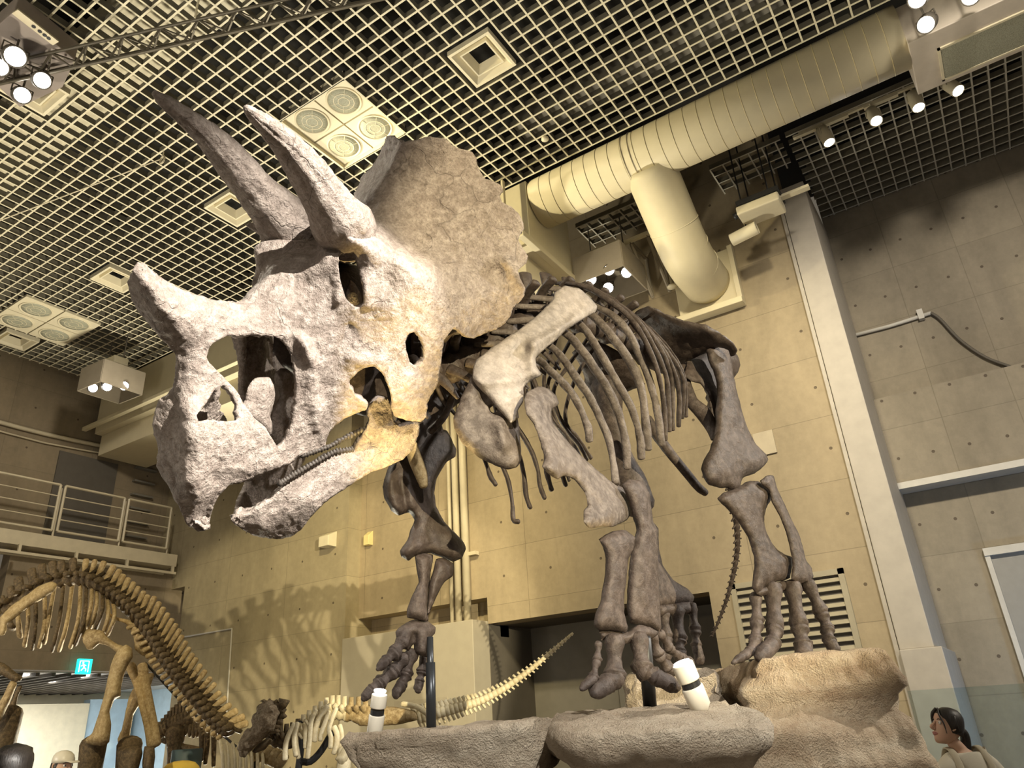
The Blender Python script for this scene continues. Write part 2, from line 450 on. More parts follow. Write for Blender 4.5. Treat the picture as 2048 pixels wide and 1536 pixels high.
# walls
YB, YN, YR, XL = 10.3, 9.96, 11.87, -16.2
T = CEIL+1.3
m = MB(); m.box((-10.13, YB, CZ+1.9), (-1.25, YB+.4, T)); m.box((-7.21, YB, CZ+1.48), (-1.25, YB+.4, CZ+1.9)); m.box((-3.45, YB, 0), (-1.25, YB+.4, CZ+1.48))
m.box((-10.13, YB+.35, CZ+1.3), (-7.21, YB+.6, CZ+1.9))
struct(m.build('wall_back', M['conc']))
struct(MB().box((-9.9, 11.6, 0), (-3.45, 11.8, CZ+2.2)).build('wall_back', M['grey']))
m = MB(); m.box((-7.21, YB+.4, CZ+1.48), (-3.45, 11.6, CZ+1.6)); m.box((-7.5, YB+.02, 0), (-7.21, 11.6, CZ+1.5)); m.box((-3.5, YB+.4, 0), (-3.4, 11.6, CZ+1.5))
struct(m.build('wall_recess', M['greyd']))
struct(MB().box((-5.55, 11.45, 0), (-3.5, 11.6, CZ+1.3)).build('door_1', M['grey']))
m = MB(); m.box((-15.1, YN, 0), (-10.13, YB+.4, T)); m.box((-16.6, YN, CZ+3.15), (-15.1, YB+.4, T))
struct(m.build('wall_near', M['conc_near']))
m = MB(); m.box((XL-.3, -3, CZ+3.7), (XL, YN, T))
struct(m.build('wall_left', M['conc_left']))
m = MB(); m.box((-15.9, 6.55, CZ+1.42), (-15.6, YN+1.0, CZ+3.6)); m.box((-15.9, 2.0, CZ+1.42), (-15.65, 6.55, CZ+1.9))
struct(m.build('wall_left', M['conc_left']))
struct(MB().box((-18.5, 2, CZ+1.9), (-18.3, 7, CZ+3.7)).build('wall_left', M['greyd']))
m = MB(); m.box((-.9, YR, 0), (6, YR+.3, T)); m.box((-.9, YR-.34, CZ+2.72), (6, YR, CZ+4.05)); 
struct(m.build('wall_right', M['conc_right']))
m = MB(); m.box((-.9, YR-.37, CZ+2.66), (6, YR-.005, CZ+2.75)); struct(m.build('trim_3', M['lightgrey']))  # pale strip painting the beam's underside as lit from below
# pilaster between the two walls
m = MB(); m.box((-1.25, YB-.08, CZ+.5), (-.88, YR, CEIL-.25)); m.box((-1.25, YB-.14, 0), (-.80, YR, CZ+.5))
struct(m.build('trim_1', M['pilaster'], bevel=.01))
struct(MB().box((-1.31, YB-.05, 0), (-1.26, YB, CEIL-.3)).build('trim_2', M['pilaster']))

# balcony along the left wall
XBAL = -15.2
e = struct(MB().box((XL, 0, CZ+3.57), (XBAL, 9.75, CZ+3.83)).build('balcony_slab', M['rail']))
m = MB()
for k in range(9):
    y = 1.2+k*1.05; m.box((-15.15, y, CZ+3.42), (-15.10, y+.05, CZ+3.57))
m.box((-15.16, 0, CZ+3.38), (-15.09, 9.7, CZ+3.43)); m.box((-15.6, 0, CZ+3.44), (-15.55, 9.7, CZ+3.5))
struct(m.build('trim_4', M['rail']))
rl = empty('balcony_railing', (XBAL, 6.0, CZ+3.83), 'beige metal balcony railing with horizontal bars on the upper left wall', 'railing')
edges = [2.6, 4.2, 5.78, 7.06, 8.40, 9.50]
for i in range(5):
    a, b = edges[i]+.05, edges[i+1]-.05; z0, z1 = CZ+3.93, CZ+4.85
    fr = MB(); r_ = .026
    for p, q in (((a, z0), (a, z1)), ((b, z0), (b, z1)), ((a, z1), (b, z1)), ((a, z0), (b, z0))):
        fr.rod((XBAL, p[0], p[1]), (XBAL, q[0], q[1]), r_, 6)
    f = fr.build('railing_frame', M['rail'], rl)
    m = MB()
    for k in range(1, 4): m.rod((XBAL, a, z0+(z1-z0)*k/4), (XBAL, b, z0+(z1-z0)*k/4), .013, 6)
    m.build('bar', M['rail'], f)
    MB().rod((XBAL-.04, edges[i+1], CZ+3.8), (XBAL-.04, edges[i+1], CZ+4.8), .02, 6).build('post', M['rail'], rl)
# conduit on the left wall, dark doorway panel
m = MB(); pts = [PX(*q, XL+.06) for q in ((-60, 828), (90, 868), (240, 898), (270, 892), (278, 862), (280, 840))]
m.loft(pts, [.045]*6, 8, 3, True, None, False); m.loft([PX(*q, XL+.05) for q in ((-60, 845), (90, 886), (238, 912))], [.02]*3, 6, 2, True, None, False)
tag(m.build('conduit_pipe', M['rail'], None, True), 'long horizontal conduit pipe with bent end on the upper left wall', 'pipe')
struct(MB().box((XL, 7.3, CZ+4.0), (XL+.03, 8.6, CZ+5.9)).build('door_2', M['greyd']))
e = empty('wall_ladder', (XL, 9.25, CZ+4.3), 'row of grey rungs on the upper left wall near the corner', 'ladder')
for k in range(6): MB().box((XL, 9.0, CZ+4.3+k*.32), (XL+.12, 9.5, CZ+4.34+k*.32)).build('rung', M['grey'], e)

# bright side hall seen under the left wall
PB = plain('pale_blue_panel', (.55, .72, .85), .6); CR = plain('cream_panel', (.86, .78, .58), .6); MINT = plain('pale_mint_panel', (.62, .72, .62), .6)
struct(MB().box((-21.5, 1, CZ+1.40), (-15.9, 13.5, CZ+1.46)).build('ceiling', M['lightgrey']))
m = MB()
for k in range(26): m.box((-21.4, 4.0+k*.3, CZ+1.34), (-15.95, 4.07+k*.3, CZ+1.40))
struct(m.build('trim_5', M['greyd']))
struct(MB().box((-21.7, 1, 0), (-21.4, 13.5, CZ+1.46)).build('wall_hall', CR))
struct(MB().box((-21.4, 13.0, 0), (-15.4, 13.3, CZ+1.46)).build('wall_hall', PB))
for i, (y0, y1, x, c, z1) in enumerate(((4.0, 7.55, -20.9, MINT, 1.15), (7.6, 8.6, -20.6, M['white'], 1.2), (8.65, 11.4, -20.8, CR, 1.1), (11.45, 12.6, -20.9, PB, 1.2))):
    struct(MB().box((x-.3, y0, 0), (x, y1, CZ+z1)).build('trim_%d' % (6+i), c))
struct(MB().box((-20.9, 6.0, 0), (-20.86, 7.2, CZ+.62)).build('window_1', PB))
struct(MB().box((-20.9, 7.25, 0), (-20.80, 7.42, CZ+.66)).build('trim_10', M['grey']))
for k, (u, v) in enumerate(((48, 1350), (100, 1362), (168, 1352))):
    p = PZ(u, v, CZ+1.39)
    d = tag(MB().lathe(p+np.array([0, 0, .01]), (0, 0, -1), [(0, .16), (.02, .16), (.03, .12)], 16).build('downlight', M['lens_soft'], None, True),
            ('round downlight in the side hall ceiling left of the other two', 'round downlight in the side hall ceiling nearest the cream panel', 'round downlight in the side hall ceiling under the exit sign')[k], 'downlight', 'side hall downlights')
lamp('side_hall_light', 'AREA', (-18.6, 8.5, CZ+1.25), 190, (.95, 1.0, 1.0), (-18.6, 8.6, 0), 2.0)
lamp('side_hall_fill', 'POINT', (-18.0, 9.5, 1.2), 190, (1, .97, .9), None, .3)  # unseen low point light added to brighten the side hall ceiling
# exit sign
p = PX(168, 1333, -15.45); g_ = glow('exit_green', (.02, .62, .55), 1.6); wt = glow('exit_white', (.85, 1, 1), 1.8)
e = empty('exit_sign', p, 'small lit teal exit sign with running figure under the left wall', 'exit sign')
MB().box(p+np.array([-.04, -.14, -.14]), p+np.array([.03, .14, .14])).build('sign_panel', g_, e, bevel=.01)
m = MB()                                                     # door opening and running figure
x = p[0]+.033
def sg(a, b, r): m.rod((x, p[1]+a[0]*.7, p[2]+a[1]*.7), (x, p[1]+b[0]*.7, p[2]+b[1]*.7), r*.7, 6)
for a, b, r in (((-.05, .05), (-.02, -.03), .022), ((-.02, -.03), (-.09, -.11), .014), ((-.02, -.03), (.04, -.07), .014), ((.04, -.07), (.03, -.13), .012), ((-.05, .05), (.03, .02), .011), ((-.05, .05), (-.11, .0), .011),
                ((-.15, -.15), (-.15, .14), .012), ((-.15, .14), (.10, .14), .012), ((.10, .14), (.10, -.15), .012)): sg(a, b, r)
m.lathe((x-.01, p[1]-.042, p[2]+.063), (1, 0, 0), [(0, .018), (.012, .018), (.016, .01)], 12)
m.build('running_figure', wt, e)
MB().box(p+np.array([-.2, -.01, .1]), p+np.array([.0, .01, .13])).build('bracket', M['grey'], e)

# thin conduit frame and fixtures on the near wall
m = MB(); fr = [PY(u, v, YN-.03) for u, v in ((365, 1274), (464, 1257), (455, 1400), (452, 1470))]
m.loft(fr, [.016]*4, 6, 1, True, None, False); tag(m.build('conduit_pipe', M['lightgrey'], None), 'thin grey conduit bent square on the near concrete wall behind the ochre tail', 'pipe')
def wedge(name, u, v, Y, w, h, d, mat, label):
    p = PY(u, v, Y)
    o = MB().prism([p+np.array([-w, 0, -h]), p+np.array([-w, -d, -h]), p+np.array([-w, -d, h*.3]), p+np.array([-w, 0, h])], (2*w, 0, 0)).build(name, mat, None, bevel=.008)
    return tag(o, label, 'wall light')
wedge('wall_light', 664, 1080, YN, .13, .15, .22, M['white'], 'white wedge shaped wall light on the near concrete wall under the beak')
wedge('wall_light', 741, 1077, YB, .07, .14, .12, plain('yellowed_white_paint', (.72, .62, .30), .4), 'small yellow wedge wall light right of the wall corner')
# white box partition
e = tag(MB().box((-10.10, YB-.42, 0), (-7.22, YB+.34, CZ+1.525)).build('partition_box', M['box'], bevel=.01), 'large cream box partition against the wall behind the raised foot', 'partition')
m = MB(); m.box((-8.85, YB-.435, 0), (-7.75, YB-.42, CZ+.42)); m.build('hatch', plain('cream_hatch', (.34, .305, .24), .5), e)
# pipes on the back wall
for k, (u, lab) in enumerate(((901, 'leftmost thin vertical pipe on the back wall'), (914, 'middle vertical pipe of three on the back wall'), (931, 'rightmost vertical pipe of three on the back wall'))):
    r_ = (.035, .06, .065)[k]; x = PY(u, 1100, YB-.1)[0]
    t = tag(MB().rod((x, YB-.1, CZ+1.56), (x, YB-.1, CEIL+.2), r_, 12).build('vertical_pipe', M['rail'], None, True), lab, 'pipe', 'vertical pipes on the back wall')
    if k == 2:
        m = MB(); m.box((x-.18, YB-.12, CZ+2.62), (x+.22, YB-.02, CZ+2.68)); m.build('clamp', M['rail'], t)
# louvre
M['louv'] = plain('louvre_paint', (.36, .32, .23), .5)
lx0, lx1, lz0, lz1 = -3.13, -1.66, CZ-.15, CZ+1.53
e = empty('louvre', (-2.4, YB, lz0), 'cream louvred ventilation panel low on the back wall behind the hind foot', 'louvre')
m = MB(); w = .07
for lo, hi in (((lx0, lz0), (lx0+w, lz1)), ((lx1-w, lz0), (lx1, lz1)), ((lx0, lz1-w), (lx1, lz1)), ((lx0, lz0), (lx1, lz0+w))): m.box((lo[0], YB-.05, lo[1]), (hi[0], YB, hi[1]))
m.build('frame', M['louv'], e)
m = MB()
for k in range(15):
    z = lz0+.1+k*.102; m.prism([(lx0+w, YB-.05, z), (lx0+w, YB-.012, z+.050), (lx0+w, YB-.006, z+.045), (lx0+w, YB-.045, z-.006)], (lx1-lx0-2*w, 0, 0))
m.build('slats', M['louv'], e); MB().box((lx0+w, YB-.006, lz0+w), (lx1-w, YB-.001, lz1-w)).build('backing', M['greyd'], e)
p = PY(1530, 887, YB); tag(MB().box(p+np.array([-.14, -.03, -.17]), p+np.array([.14, 0, .17])).build('wall_plate', plain('plate_paint', (.42, .36, .26), .5)), 'plain square cover plate on the back wall right of the femur', 'cover plate')
# right wall fittings
m = MB(); m.loft([PY(u, v, YR-.04) for u, v in ((1684, 677), (1780, 652), (1862, 626))], [.03]*3, 8, 1, True, None, False)
e = tag(m.build('conduit_pipe', M['lightgrey'], None, True), 'short pale conduit on the right wall with cable hanging from its end', 'pipe')
m = MB(); m.loft([PY(u, v, YR-.05) for u, v in ((1862, 626), (1880, 638), (1920, 680), (1970, 714), (2022, 734))], [.022]*5, 6, 4); m.build('cable', M['greyd'], e, True)
for u, v in ((1705, 668), (1842, 632)):
    p = PY(u, v, YR); MB().box(p+np.array([-.04, -.09, -.08]), p+np.array([.04, 0, .08])).build('clip', M['lightgrey'], e)
x0 = PY(1980, 1112, YR-.03)[0]; zt = PY(1980, 1112, YR-.03)[2]
e = struct(MB().box((x0, YR-.03, 0), (5, YR, zt)).build('door_3', plain('roller_door_paint', (.25, .24, .22), .5)))
m = MB(); m.box((x0-.06, YR-.1, zt), (5, YR, zt+.1)); m.box((x0-.06, YR-.08, 0), (x0, YR, zt)); struct(m.build('trim_11', M['lightgrey']))
# glass barrier low on the right
gm = NT('barrier_glass', .02); gm.t.nodes.remove(gm.b); out = [n for n in gm.t.nodes if n.type == 'OUTPUT_MATERIAL'][0]
tr = gm.n('ShaderNodeBsdfTransparent', {0: (.86, .92, .93, 1)}); gl = gm.n('ShaderNodeBsdfGlossy', {0: (1, 1, 1, 1), 'Roughness': .02})
fz = gm.n('ShaderNodeFresnel', {0: 1.45}); mx = gm.n('ShaderNodeMixShader', {0: fz.outputs[0], 1: tr.outputs[0], 2: gl.outputs[0]}); gm.t.links.new(mx.outputs[0], out.inputs[0])
a = PD(1815, 1383, 8.0); b = PD(2100, 1362, 8.0); zt = (a[2]+b[2])/2
tag(MB().prism([(a[0], a[1], 0), (b[0], b[1], 0), (b[0], b[1], zt), (a[0], a[1], zt)], (.0, .02, 0)).build('glass_barrier', gm.m), 'clear glass barrier panel behind the woman at the lower right', 'glass barrier')

# plenum box and round duct
m = MB(); X1 = -4.43; m.box((-15.95, 7.84, CZ+6.37), (X1, 9.15, CEIL-.01)); m.box((-15.95, 7.55, CZ+6.37), (X1+.05, 7.65, CZ+6.45)); m.box((X1-.04, 7.55, CZ+6.34), (X1+.06, 9.15, CZ+6.44))
m.box((-15.95, 8.0, CZ+5.9), (X1-.2, 9.15, CZ+6.37)); m.box((X1-.3, 7.60, CZ+6.45), (X1-.26, 7.66, CEIL-.01))
tag(m.build('duct_plenum', M['duct'], None, bevel=.008), 'long cream rectangular plenum under the grid behind the skull', 'duct')
DY, DZ, DR = 8.24, CZ+7.34, .40
xa, xb = X1+.02, .80
dk = empty('round_duct', (-1.8, DY, DZ), 'long round cream air duct with a branch bending down to the wall', 'duct')
MB().lathe((xa, DY, DZ), (1, 0, 0), [(0, DR), (xb-xa, DR)], 48).build('main_pipe', M['duct'], dk, True)
for k in range(1, 27):
    MB().lathe((xa+k*(xb-xa)/27, DY, DZ), (1, 0, 0), [(0, DR), (.001, DR+.003), (.009, DR+.003), (.010, DR)], 48).build('seam_band', M['seam'], dk, True)
for x in (1.55, 1.66): MB().lathe((xa+x, DY, DZ), (1, 0, 0), [(0, DR), (.004, DR+.008), (.02, DR+.008), (.024, DR)], 48).build('joint_band', M['duct'], dk, True)
bx = -2.62
bp = [(bx, DY+.05, DZ-.15), (bx, DY+.55, DZ-.62), (bx, DY+.95, DZ-.98), (bx, DY+1.30, DZ-1.16), (bx, DY+1.95, DZ-1.20)]
MB().loft(bp, [.37]*5, 32, 6, True, (1, 0, 0), False).build('branch_pipe', M['duct'], dk, True)
for i, t in ((1, .5), (2, .3), (3, .2)):
    a = np.array(bp[i]); b = np.array(bp[i+1]); dd = (b-a)/np.linalg.norm(b-a); c = a+(b-a)*t
    MB().lathe(c-dd*.01, dd, [(0, .37), (.004, .377), (.016, .377), (.02, .37)], 32).build('seam_band', M['duct'], dk, True)
pz = DZ-1.20
m = MB(); m.box((bx-.52, YB-.1, pz-.48), (bx+.48, YB, pz+.48)); m.box((bx-.56, YB-.2, pz-.56), (bx+.5, YB, pz-.46)); m.box((bx+.42, YB-.16, pz-.48), (bx+.5, YB, pz+.5))
m.build('wall_flange', M['duct'], dk, bevel=.01)
p = PY(1465, 250, DY)
# air handling unit top right
a = PY(1830, 145, 9.2)
e = empty('air_handler', (1.6, 8.6, CZ+7.0), 'grey box air handler with mesh grilles at the upper right corner', 'air handler')
m = MB(); m.box((xb, 7.95, CZ+6.95), (5, 8.92, CEIL-.02)); m.build('casing', plain('unit_grey', (.55, .49, .42), .5), e, bevel=.01)
for x0, x1 in ((1.08, 2.05), (2.12, 3.2)):
    f = MB()
    for lo, hi in (((x0, 8.24), (x0+.03, 8.84)), ((x1-.03, 8.24), (x1, 8.84)), ((x0, 8.24), (x1, 8.27)), ((x0, 8.81), (x1, 8.84))): f.box((*lo, CZ+6.93), (*hi, CZ+6.95))
    fr = f.build('grille_frame', M['white'], e)
    MB().box((x0+.03, 8.27, CZ+6.937), (x1-.03, 8.81, CZ+6.948)).build('grille', M['mesh'], fr)

# ================================================================== lamps, rigging and fixtures under the ceiling
WH = M['white']


def spot_head(pos, aim, r, ln, label, group=None, mat=None, parent_lamp=True, lens='lens', yoke=True, stem=None):
    pos = np.asarray(pos, float); d = np.asarray(aim, float)-pos; d /= np.linalg.norm(d)
    e = empty('spotlight', tuple(pos-d*ln*.5), label, 'spotlight', group)
    b = MB().lathe(pos-d*ln*.5, d, [(-.03, r*.5), (0, r*.92), (ln*.3, r), (ln*.98, r), (ln, r*.97), (ln, r*.86), (ln*.93, r*.84)], 20).build('lamp_body', mat or WH, e, True)
    MB().lathe(pos+d*ln*.44, d, [(0, r*.84), (.012, r*.80), (.02, r*.5)], 20).build('lens', M[lens], e, True)
    if yoke:
        up = np.array([0, 0, 1.0]) if stem is None else np.asarray(stem)-pos
        L_ = .16 if stem is None else np.linalg.norm(up); up = up/np.linalg.norm(up)
        s = np.cross(d, up); s /= np.linalg.norm(s)+1e-9
        m = MB()
        for k in (-1, 1): m.rod(pos+s*k*r*1.05, pos+s*k*r*1.05+up*r*1.2, .008, 6)
        m.rod(pos-s*r*1.05+up*r*1.2, pos+s*r*1.05+up*r*1.2, .008, 6); m.rod(pos+up*r*1.2, pos+up*L_, .012, 6)
        m.build('yoke', mat or WH, e)
    return e


# lighting track under the right-hand grid
zt_ = CEIL-.02
ta = PZ(1598, 268, zt_); tb = PZ(1842, 165, zt_)
e = empty('lighting_track', tuple((ta+tb)/2), 'cream lighting track hanging under the grid beside the round duct', 'lighting track')
d = (tb-ta)/np.linalg.norm(tb-ta)
MB().obox((ta+tb)/2, d*np.linalg.norm(tb-ta)/2, np.cross(d, (0, 0, 1))*.02, np.array([0, 0, .02])).build('rail', WH, e)
for t in (.02, .22, .62):
    c = ta+(tb-ta)*(t+.06); MB().obox(c-np.array([0, 0, .03]), d*.22, np.cross(d, (0, 0, 1))*.03, np.array([0, 0, .02])).build('connector', WH, e)
for (u, v), (u2, v2), lab in (((1645, 262), (1657, 282), 'small white track spotlight at the lower left end of the ceiling track'), ((1744, 224), (1752, 240), 'small white track spotlight second from the left on the ceiling track'),
                              ((1826, 192), (1836, 212), 'small white track spotlight third from the left on the ceiling track'), ((1893, 166), (1914, 180), 'small white track spotlight under the grille of the air handler')):
    p = PZ(u, v, zt_-.14); q = PZ(u2, v2, zt_-.36)
    spot_head(p*.5+q*.5, q+(q-p), .085, .30, lab, 'white spotlights on the ceiling track', None, True, 'lens', True, (p+q)/2+np.array([0, 0, .22 if u < 1890 else .34]))

# lamp cluster at the upper right corner
for (u, v), lab in (((1838, -6), 'bright lamp at the top edge left of the air handler'), ((1855, 45), 'bright lamp just below the top right lamp cluster'), ((1945, -12), 'lamp at the top edge above the air handler grille')):
    p = PZ(u, v, CEIL-.75); spot_head(p, EYE+np.array([-1.2, 2.2, .8]), .10, .26, lab, 'lamps of the upper right cluster', M['greyd'], True, 'lens', True, p+np.array([0, .1, .72]))

# lamp cluster at the upper left
zc = CEIL-.55
pc = [PZ(u, v, zc+.25) for u, v in ((-70, 110), (28, 22), (150, 120), (125, 175), (40, 215))]
e = empty('lamp_box', tuple(np.mean(pc, axis=0)), 'dark grey hanging lamp housing in the upper left corner', 'lamp housing')
MB().prism(pc, (0, 0, .27)).build('housing', plain('housing_grey', (.26, .22, .20), .6), e, bevel=.01)
st = PZ(30, 22, zc+.22); en = PZ(112, 86, zc+.22); dd = (en-st)/np.linalg.norm(en-st); nn = np.cross(dd, (0, 0, 1))
m = MB(); m.obox((st+en)/2, dd*np.linalg.norm(en-st)/2, nn*.05, np.array([0, 0, .01])); m.build('strip', M['rail'], e)
for t in (.45, .6, .72, .82):
    c = st+(en-st)*t; MB().lathe(c-np.array([0, 0, .012]), (0, 0, -1), [(0, .022), (.004, .022)], 10).build('knob', M['black'], e)
for i, ((u, v), lab) in enumerate((((28, 112), 'largest glaring lamp of the upper left cluster'), ((82, 160), 'lamp right of centre in the upper left cluster'), ((42, 190), 'lowest lamp of the upper left cluster'), ((-4, 134), 'lamp at the left edge of the upper left cluster'))):
    p = PZ(u, v, zc); spot_head(p, EYE+np.array([-.6+.3*i, 1.2, .6]), .10 if i else .12, .24, lab, 'lamps of the upper left cluster', M['greyd'], True, 'lens', True, p+np.array([0, 0, .3]))


def lamp_cluster(c, ax, ay, hh, lampspots, label, tray_label, aim, names, grp, tray=True):
    """an open box housing hung from the ceiling with lamps in its mouth"""
    c = np.asarray(c, float); ax = np.asarray(ax, float); ay = np.asarray(ay, float)
    e = empty('lamp_box', tuple(c), label, 'lamp housing', 'hanging lamp housings')
    m = MB(); t = .012; z = np.array([0, 0, hh]); nx = ax/np.linalg.norm(ax); ny = ay/np.linalg.norm(ay)
    for k in (-1, 1): m.obox(c+ax*k, nx*t, ay, z); m.obox(c+ay*k, ax, ny*t, z)
    m.obox(c+z, ax, ay, np.array([0, 0, t])); m.build('housing', M['greybox'], e)
    if tray:
        MB().obox(c+z+np.array([0, 0, .14])-ay*.1, ax*.75, ay*.35, np.array([0, 0, .08])).build('ballast', WH, e, bevel=.02)
    m = MB()
    for k in (-1, 1): m.rod(c+z+ax*k*.7, (c+z+ax*k*.7)*np.array([1, 1, 0])+np.array([0, 0, CEIL-.005]), .012, 6)
    m.build('hanger', M['greyd'], e)
    for (i, j), nm in zip(lampspots, names):
        p = c+ax*i+ay*j-z*.55; spot_head(p, aim, .095, .2, nm, grp, M['greyd'], True, 'lens', True, c+ax*i+ay*j+z*.8)
    return e


M['greybox'] = plain('lamp_box_grey', (.30, .26, .20), .55)
c = PX(222, 775, -13.6)
lamp_cluster(c+np.array([0, 0, .12]), (.36, .02, 0), (0, .42, 0), .24, [(-.7, -.5), (0, -.2), (.75, .2)], 'grey open lamp box hanging left of the beak with three lamps', '', EYE+np.array([-1, 2, 1]),
             ['leftmost lamp under the hanging box left of the beak', 'middle lamp under the hanging box left of the beak', 'rightmost lamp under the hanging box left of the beak'], 'lamps under the left hanging box')
c = PY(1222, 560, 9.55)
lamp_cluster(c+np.array([0, 0, .1]), (.42, 0, 0), (0, .45, 0), .24, [(-.55, -.6), (.3, -.75), (-.3, .3), (.75, -.2)], 'grey open lamp box against the back wall behind the shoulder ribs', '', EYE+np.array([-.5, 2.0, 1.2]),
             ['small lamp seen between ribs left under the box behind the shoulder', 'brightest upper lamp under the box behind the shoulder', 'lowest lamp seen through the ribs under the box behind the shoulder', 'right bright lamp under the box behind the shoulder'], 'lamps under the box behind the shoulder')
# bracket above it
e = empty('wall_bracket', tuple(PY(1225, 505, 10.0)), 'cream steel bracket on the back wall above the lamp box', 'bracket')
a = PY(1160, 522, 9.6); b = PY(1300, 475, 9.6); b[2] = a[2]
m = MB(); m.obox((a+b)/2, (b-a)/2, (0, .04, 0), (0, 0, .025)); m.build('rail', WH, e)
MB().obox(PY(1205, 520, 9.6), (.32, 0, 0), (0, .07, 0), (0, 0, .09)).build('ballast', WH, e, bevel=.01)
m = MB(); 
for x in (b[0]-.35, b[0]-.05): m.rod((x, 9.6, a[2]), (x, 10.3, a[2]), .03, 6); m.rod((x, 9.65, a[2]-.03), (x, 10.3, a[2]-.75), .03, 6); m.rod((x, 10.28, a[2]), (x, 10.28, a[2]-.75), .03, 6)
m.build('arms', M['greybox'], e)
# small drop lamp on the wall flange
p = PY(1344, 575, 10.05)
e = tag(MB().lathe(p, (0, 0, 1), [(0, .075), (.02, .08), (.05, .05), (.07, .02), (.35, .015)], 16).build('drop_lamp', WH, None, True), 'small white disc lamp hanging below the duct flange on the wall', 'lamp')

# projector hung on rods, and a white tube
pc = PY(1522, 420, 9.3); e = empty('projector', tuple(pc), 'white projector hung on black rods in front of the back wall', 'projector')
MB().obox(pc, (.30, 0, 0), (0, .20, 0), (0, 0, .07)).build('body', WH, e, bevel=.02)
MB().obox(pc+np.array([.02, -.02, .11]), (.30, 0, 0), (0, .2, 0), (0, 0, .035)).build('mount', M['black'], e)
MB().obox(pc+np.array([.45, .0, .07]), (.24, 0, 0), (0, .05, 0), (0, 0, .02)).build('arm', WH, e)
MB().lathe(pc+np.array([-.3, -.1, 0]), (-1, 0, -.25), [(0, .05), (.07, .05), (.07, .03)], 14).build('lens', M['black'], e, True)
for x, y in ((-.22, -.12), (-.15, .12), (.17, -.12), (.25, .12)):
    MB().rod(pc+np.array([x, y, .14]), (pc[0]+x, pc[1]+y, CEIL+.3), .011, 6).build('rod', M['black'], e)
pt = PY(1488, 468, 9.4); ax = np.array([.99, -.05, .10])
e = tag(MB().lathe(pt-ax*.20, ax, [(0, .08), (.005, .092), (.38, .096), (.40, .096), (.40, .085), (.32, .08)], 24).build('tube_housing', WH, None, True), 'white tubular housing with dark open end below the projector', 'tube housing')
MB().lathe(pt+ax*.13, ax, [(0, .082), (.055, .082)], 20).build('dark_mouth', M['black'], e)
m = MB(); m.rod(pt+np.array([.05, 0, .12]), (pt[0]+.05, pt[1], pc[2]-.05), .012, 6); m.build('stem', M['black'], e)

# lighting truss crossing under the grid
zt2 = CEIL-.45
a = PZ(-60, 172, zt2); b = PZ(800, -20, zt2)
e = empty('lighting_truss', tuple((a+b)/2), 'dark three-chord lattice lighting truss crossing under the grid', 'truss')
d = (b-a)/np.linalg.norm(b-a); s = np.cross(d, (0, 0, 1)); L_ = np.linalg.norm(b-a); tm_ = plain('truss_metal', (.11, .095, .07), .45, .3)
ch = [s*.11+np.array([0, 0, .1]), -s*.11+np.array([0, 0, .1]), np.array([0, 0, -.08])]
for c_ in ch: MB().rod(a+c_, b+c_, .018, 8).build('chord', tm_, e)
m = MB(); n = int(L_/.22)
for k in range(n):
    p0 = a+d*L_*k/n; p1 = a+d*L_*(k+1)/n
    for i, j in ((0, 2), (1, 2), (0, 1)): m.rod(p0+ch[i if k % 2 else j], p1+ch[j if k % 2 else i], .012, 5)
m.build('lacing', tm_, e)
pw = PZ(390, 35, zt2+.1); tag(MB().loft([pw, pw+np.array([.01, 0, .25]), pw+np.array([.05, .02, .6])], [.012]*3, 6, 2).build('hanging_strap', WH), 'short white strap holding the truss near the top edge', 'strap')
# thin cable and pulley
p0 = PZ(-40, 456, CEIL-.9); p1 = PZ(150, 384, CEIL-.55); p2 = PZ(322, 318, CEIL-.15)
e = tag(MB().loft([p0, p1, p2], [.009]*3, 5, 6).build('wire', M['rail'], None, True), 'thin slack pale wire running up to a pulley under the grid', 'wire')
m = MB(); 
for k in range(14):
    a0 = 2*math.pi*k/14; a1 = 2*math.pi*(k+1)/14
    m.rod(p2+np.array([.05*math.cos(a0), .02, .06*math.sin(a0)]), p2+np.array([.05*math.cos(a1), .02, .06*math.sin(a1)]), .014, 6)
m.rod(p2+np.array([0, .02, .06]), (p2[0], p2[1]+.02, CEIL-.005), .01, 6); m.build('pulley', M['rail'], e)
tag(MB().lathe((*PZ(1090, 278, CEIL-.02)[:2], CEIL+.02), (0, 0, -1), [(0, .03), (.02, .05), (.05, .055), (.07, .03)], 14).build('smoke_detector', WH, None, True), 'tiny round white detector on the grid above the frill', 'detector')

# ================================================================== bone building
def poly_dense(poly, step, closed=True):
    P = np.array(poly, float); n = len(P); out = []
    for i in range(n if closed else n-1):
        a, b, c, d = P[(i-1) % n], P[i], P[(i+1) % n], P[(i+2) % n]
        if not closed:
            a = P[max(i-1, 0)]; d = P[min(i+2, n-1)]
        m = max(1, int(round(np.linalg.norm(c-b)/step)))
        for k in range(m):
            t = k/m; out.append(.5*((2*b)+(c-a)*t*.9+(2*a*.9-5*b+.2*b+4*c-.1*c*0-d*.9+(.1*b-.2*c)*0)*t*t*0+0) if False else
                                (b*(1-t)+c*t) + .5*t*(1-t)*(((c-a)*.45-(c-b))*(1-t)-((d-b)*.45-(c-b))*t)*.8)
    if not closed: out.append(P[-1])
    return np.array(out)


def inside(pts, poly):
    x, y = pts[:, 0], pts[:, 1]; r = np.zeros(len(pts), bool); n = len(poly); j = n-1
    for i in range(n):
        xi, yi = poly[i]; xj, yj = poly[j]
        c = ((yi > y) != (yj > y)) & (x < (xj-xi)*(y-yi)/(yj-yi+1e-12)+xi); r ^= c; j = i
    return r


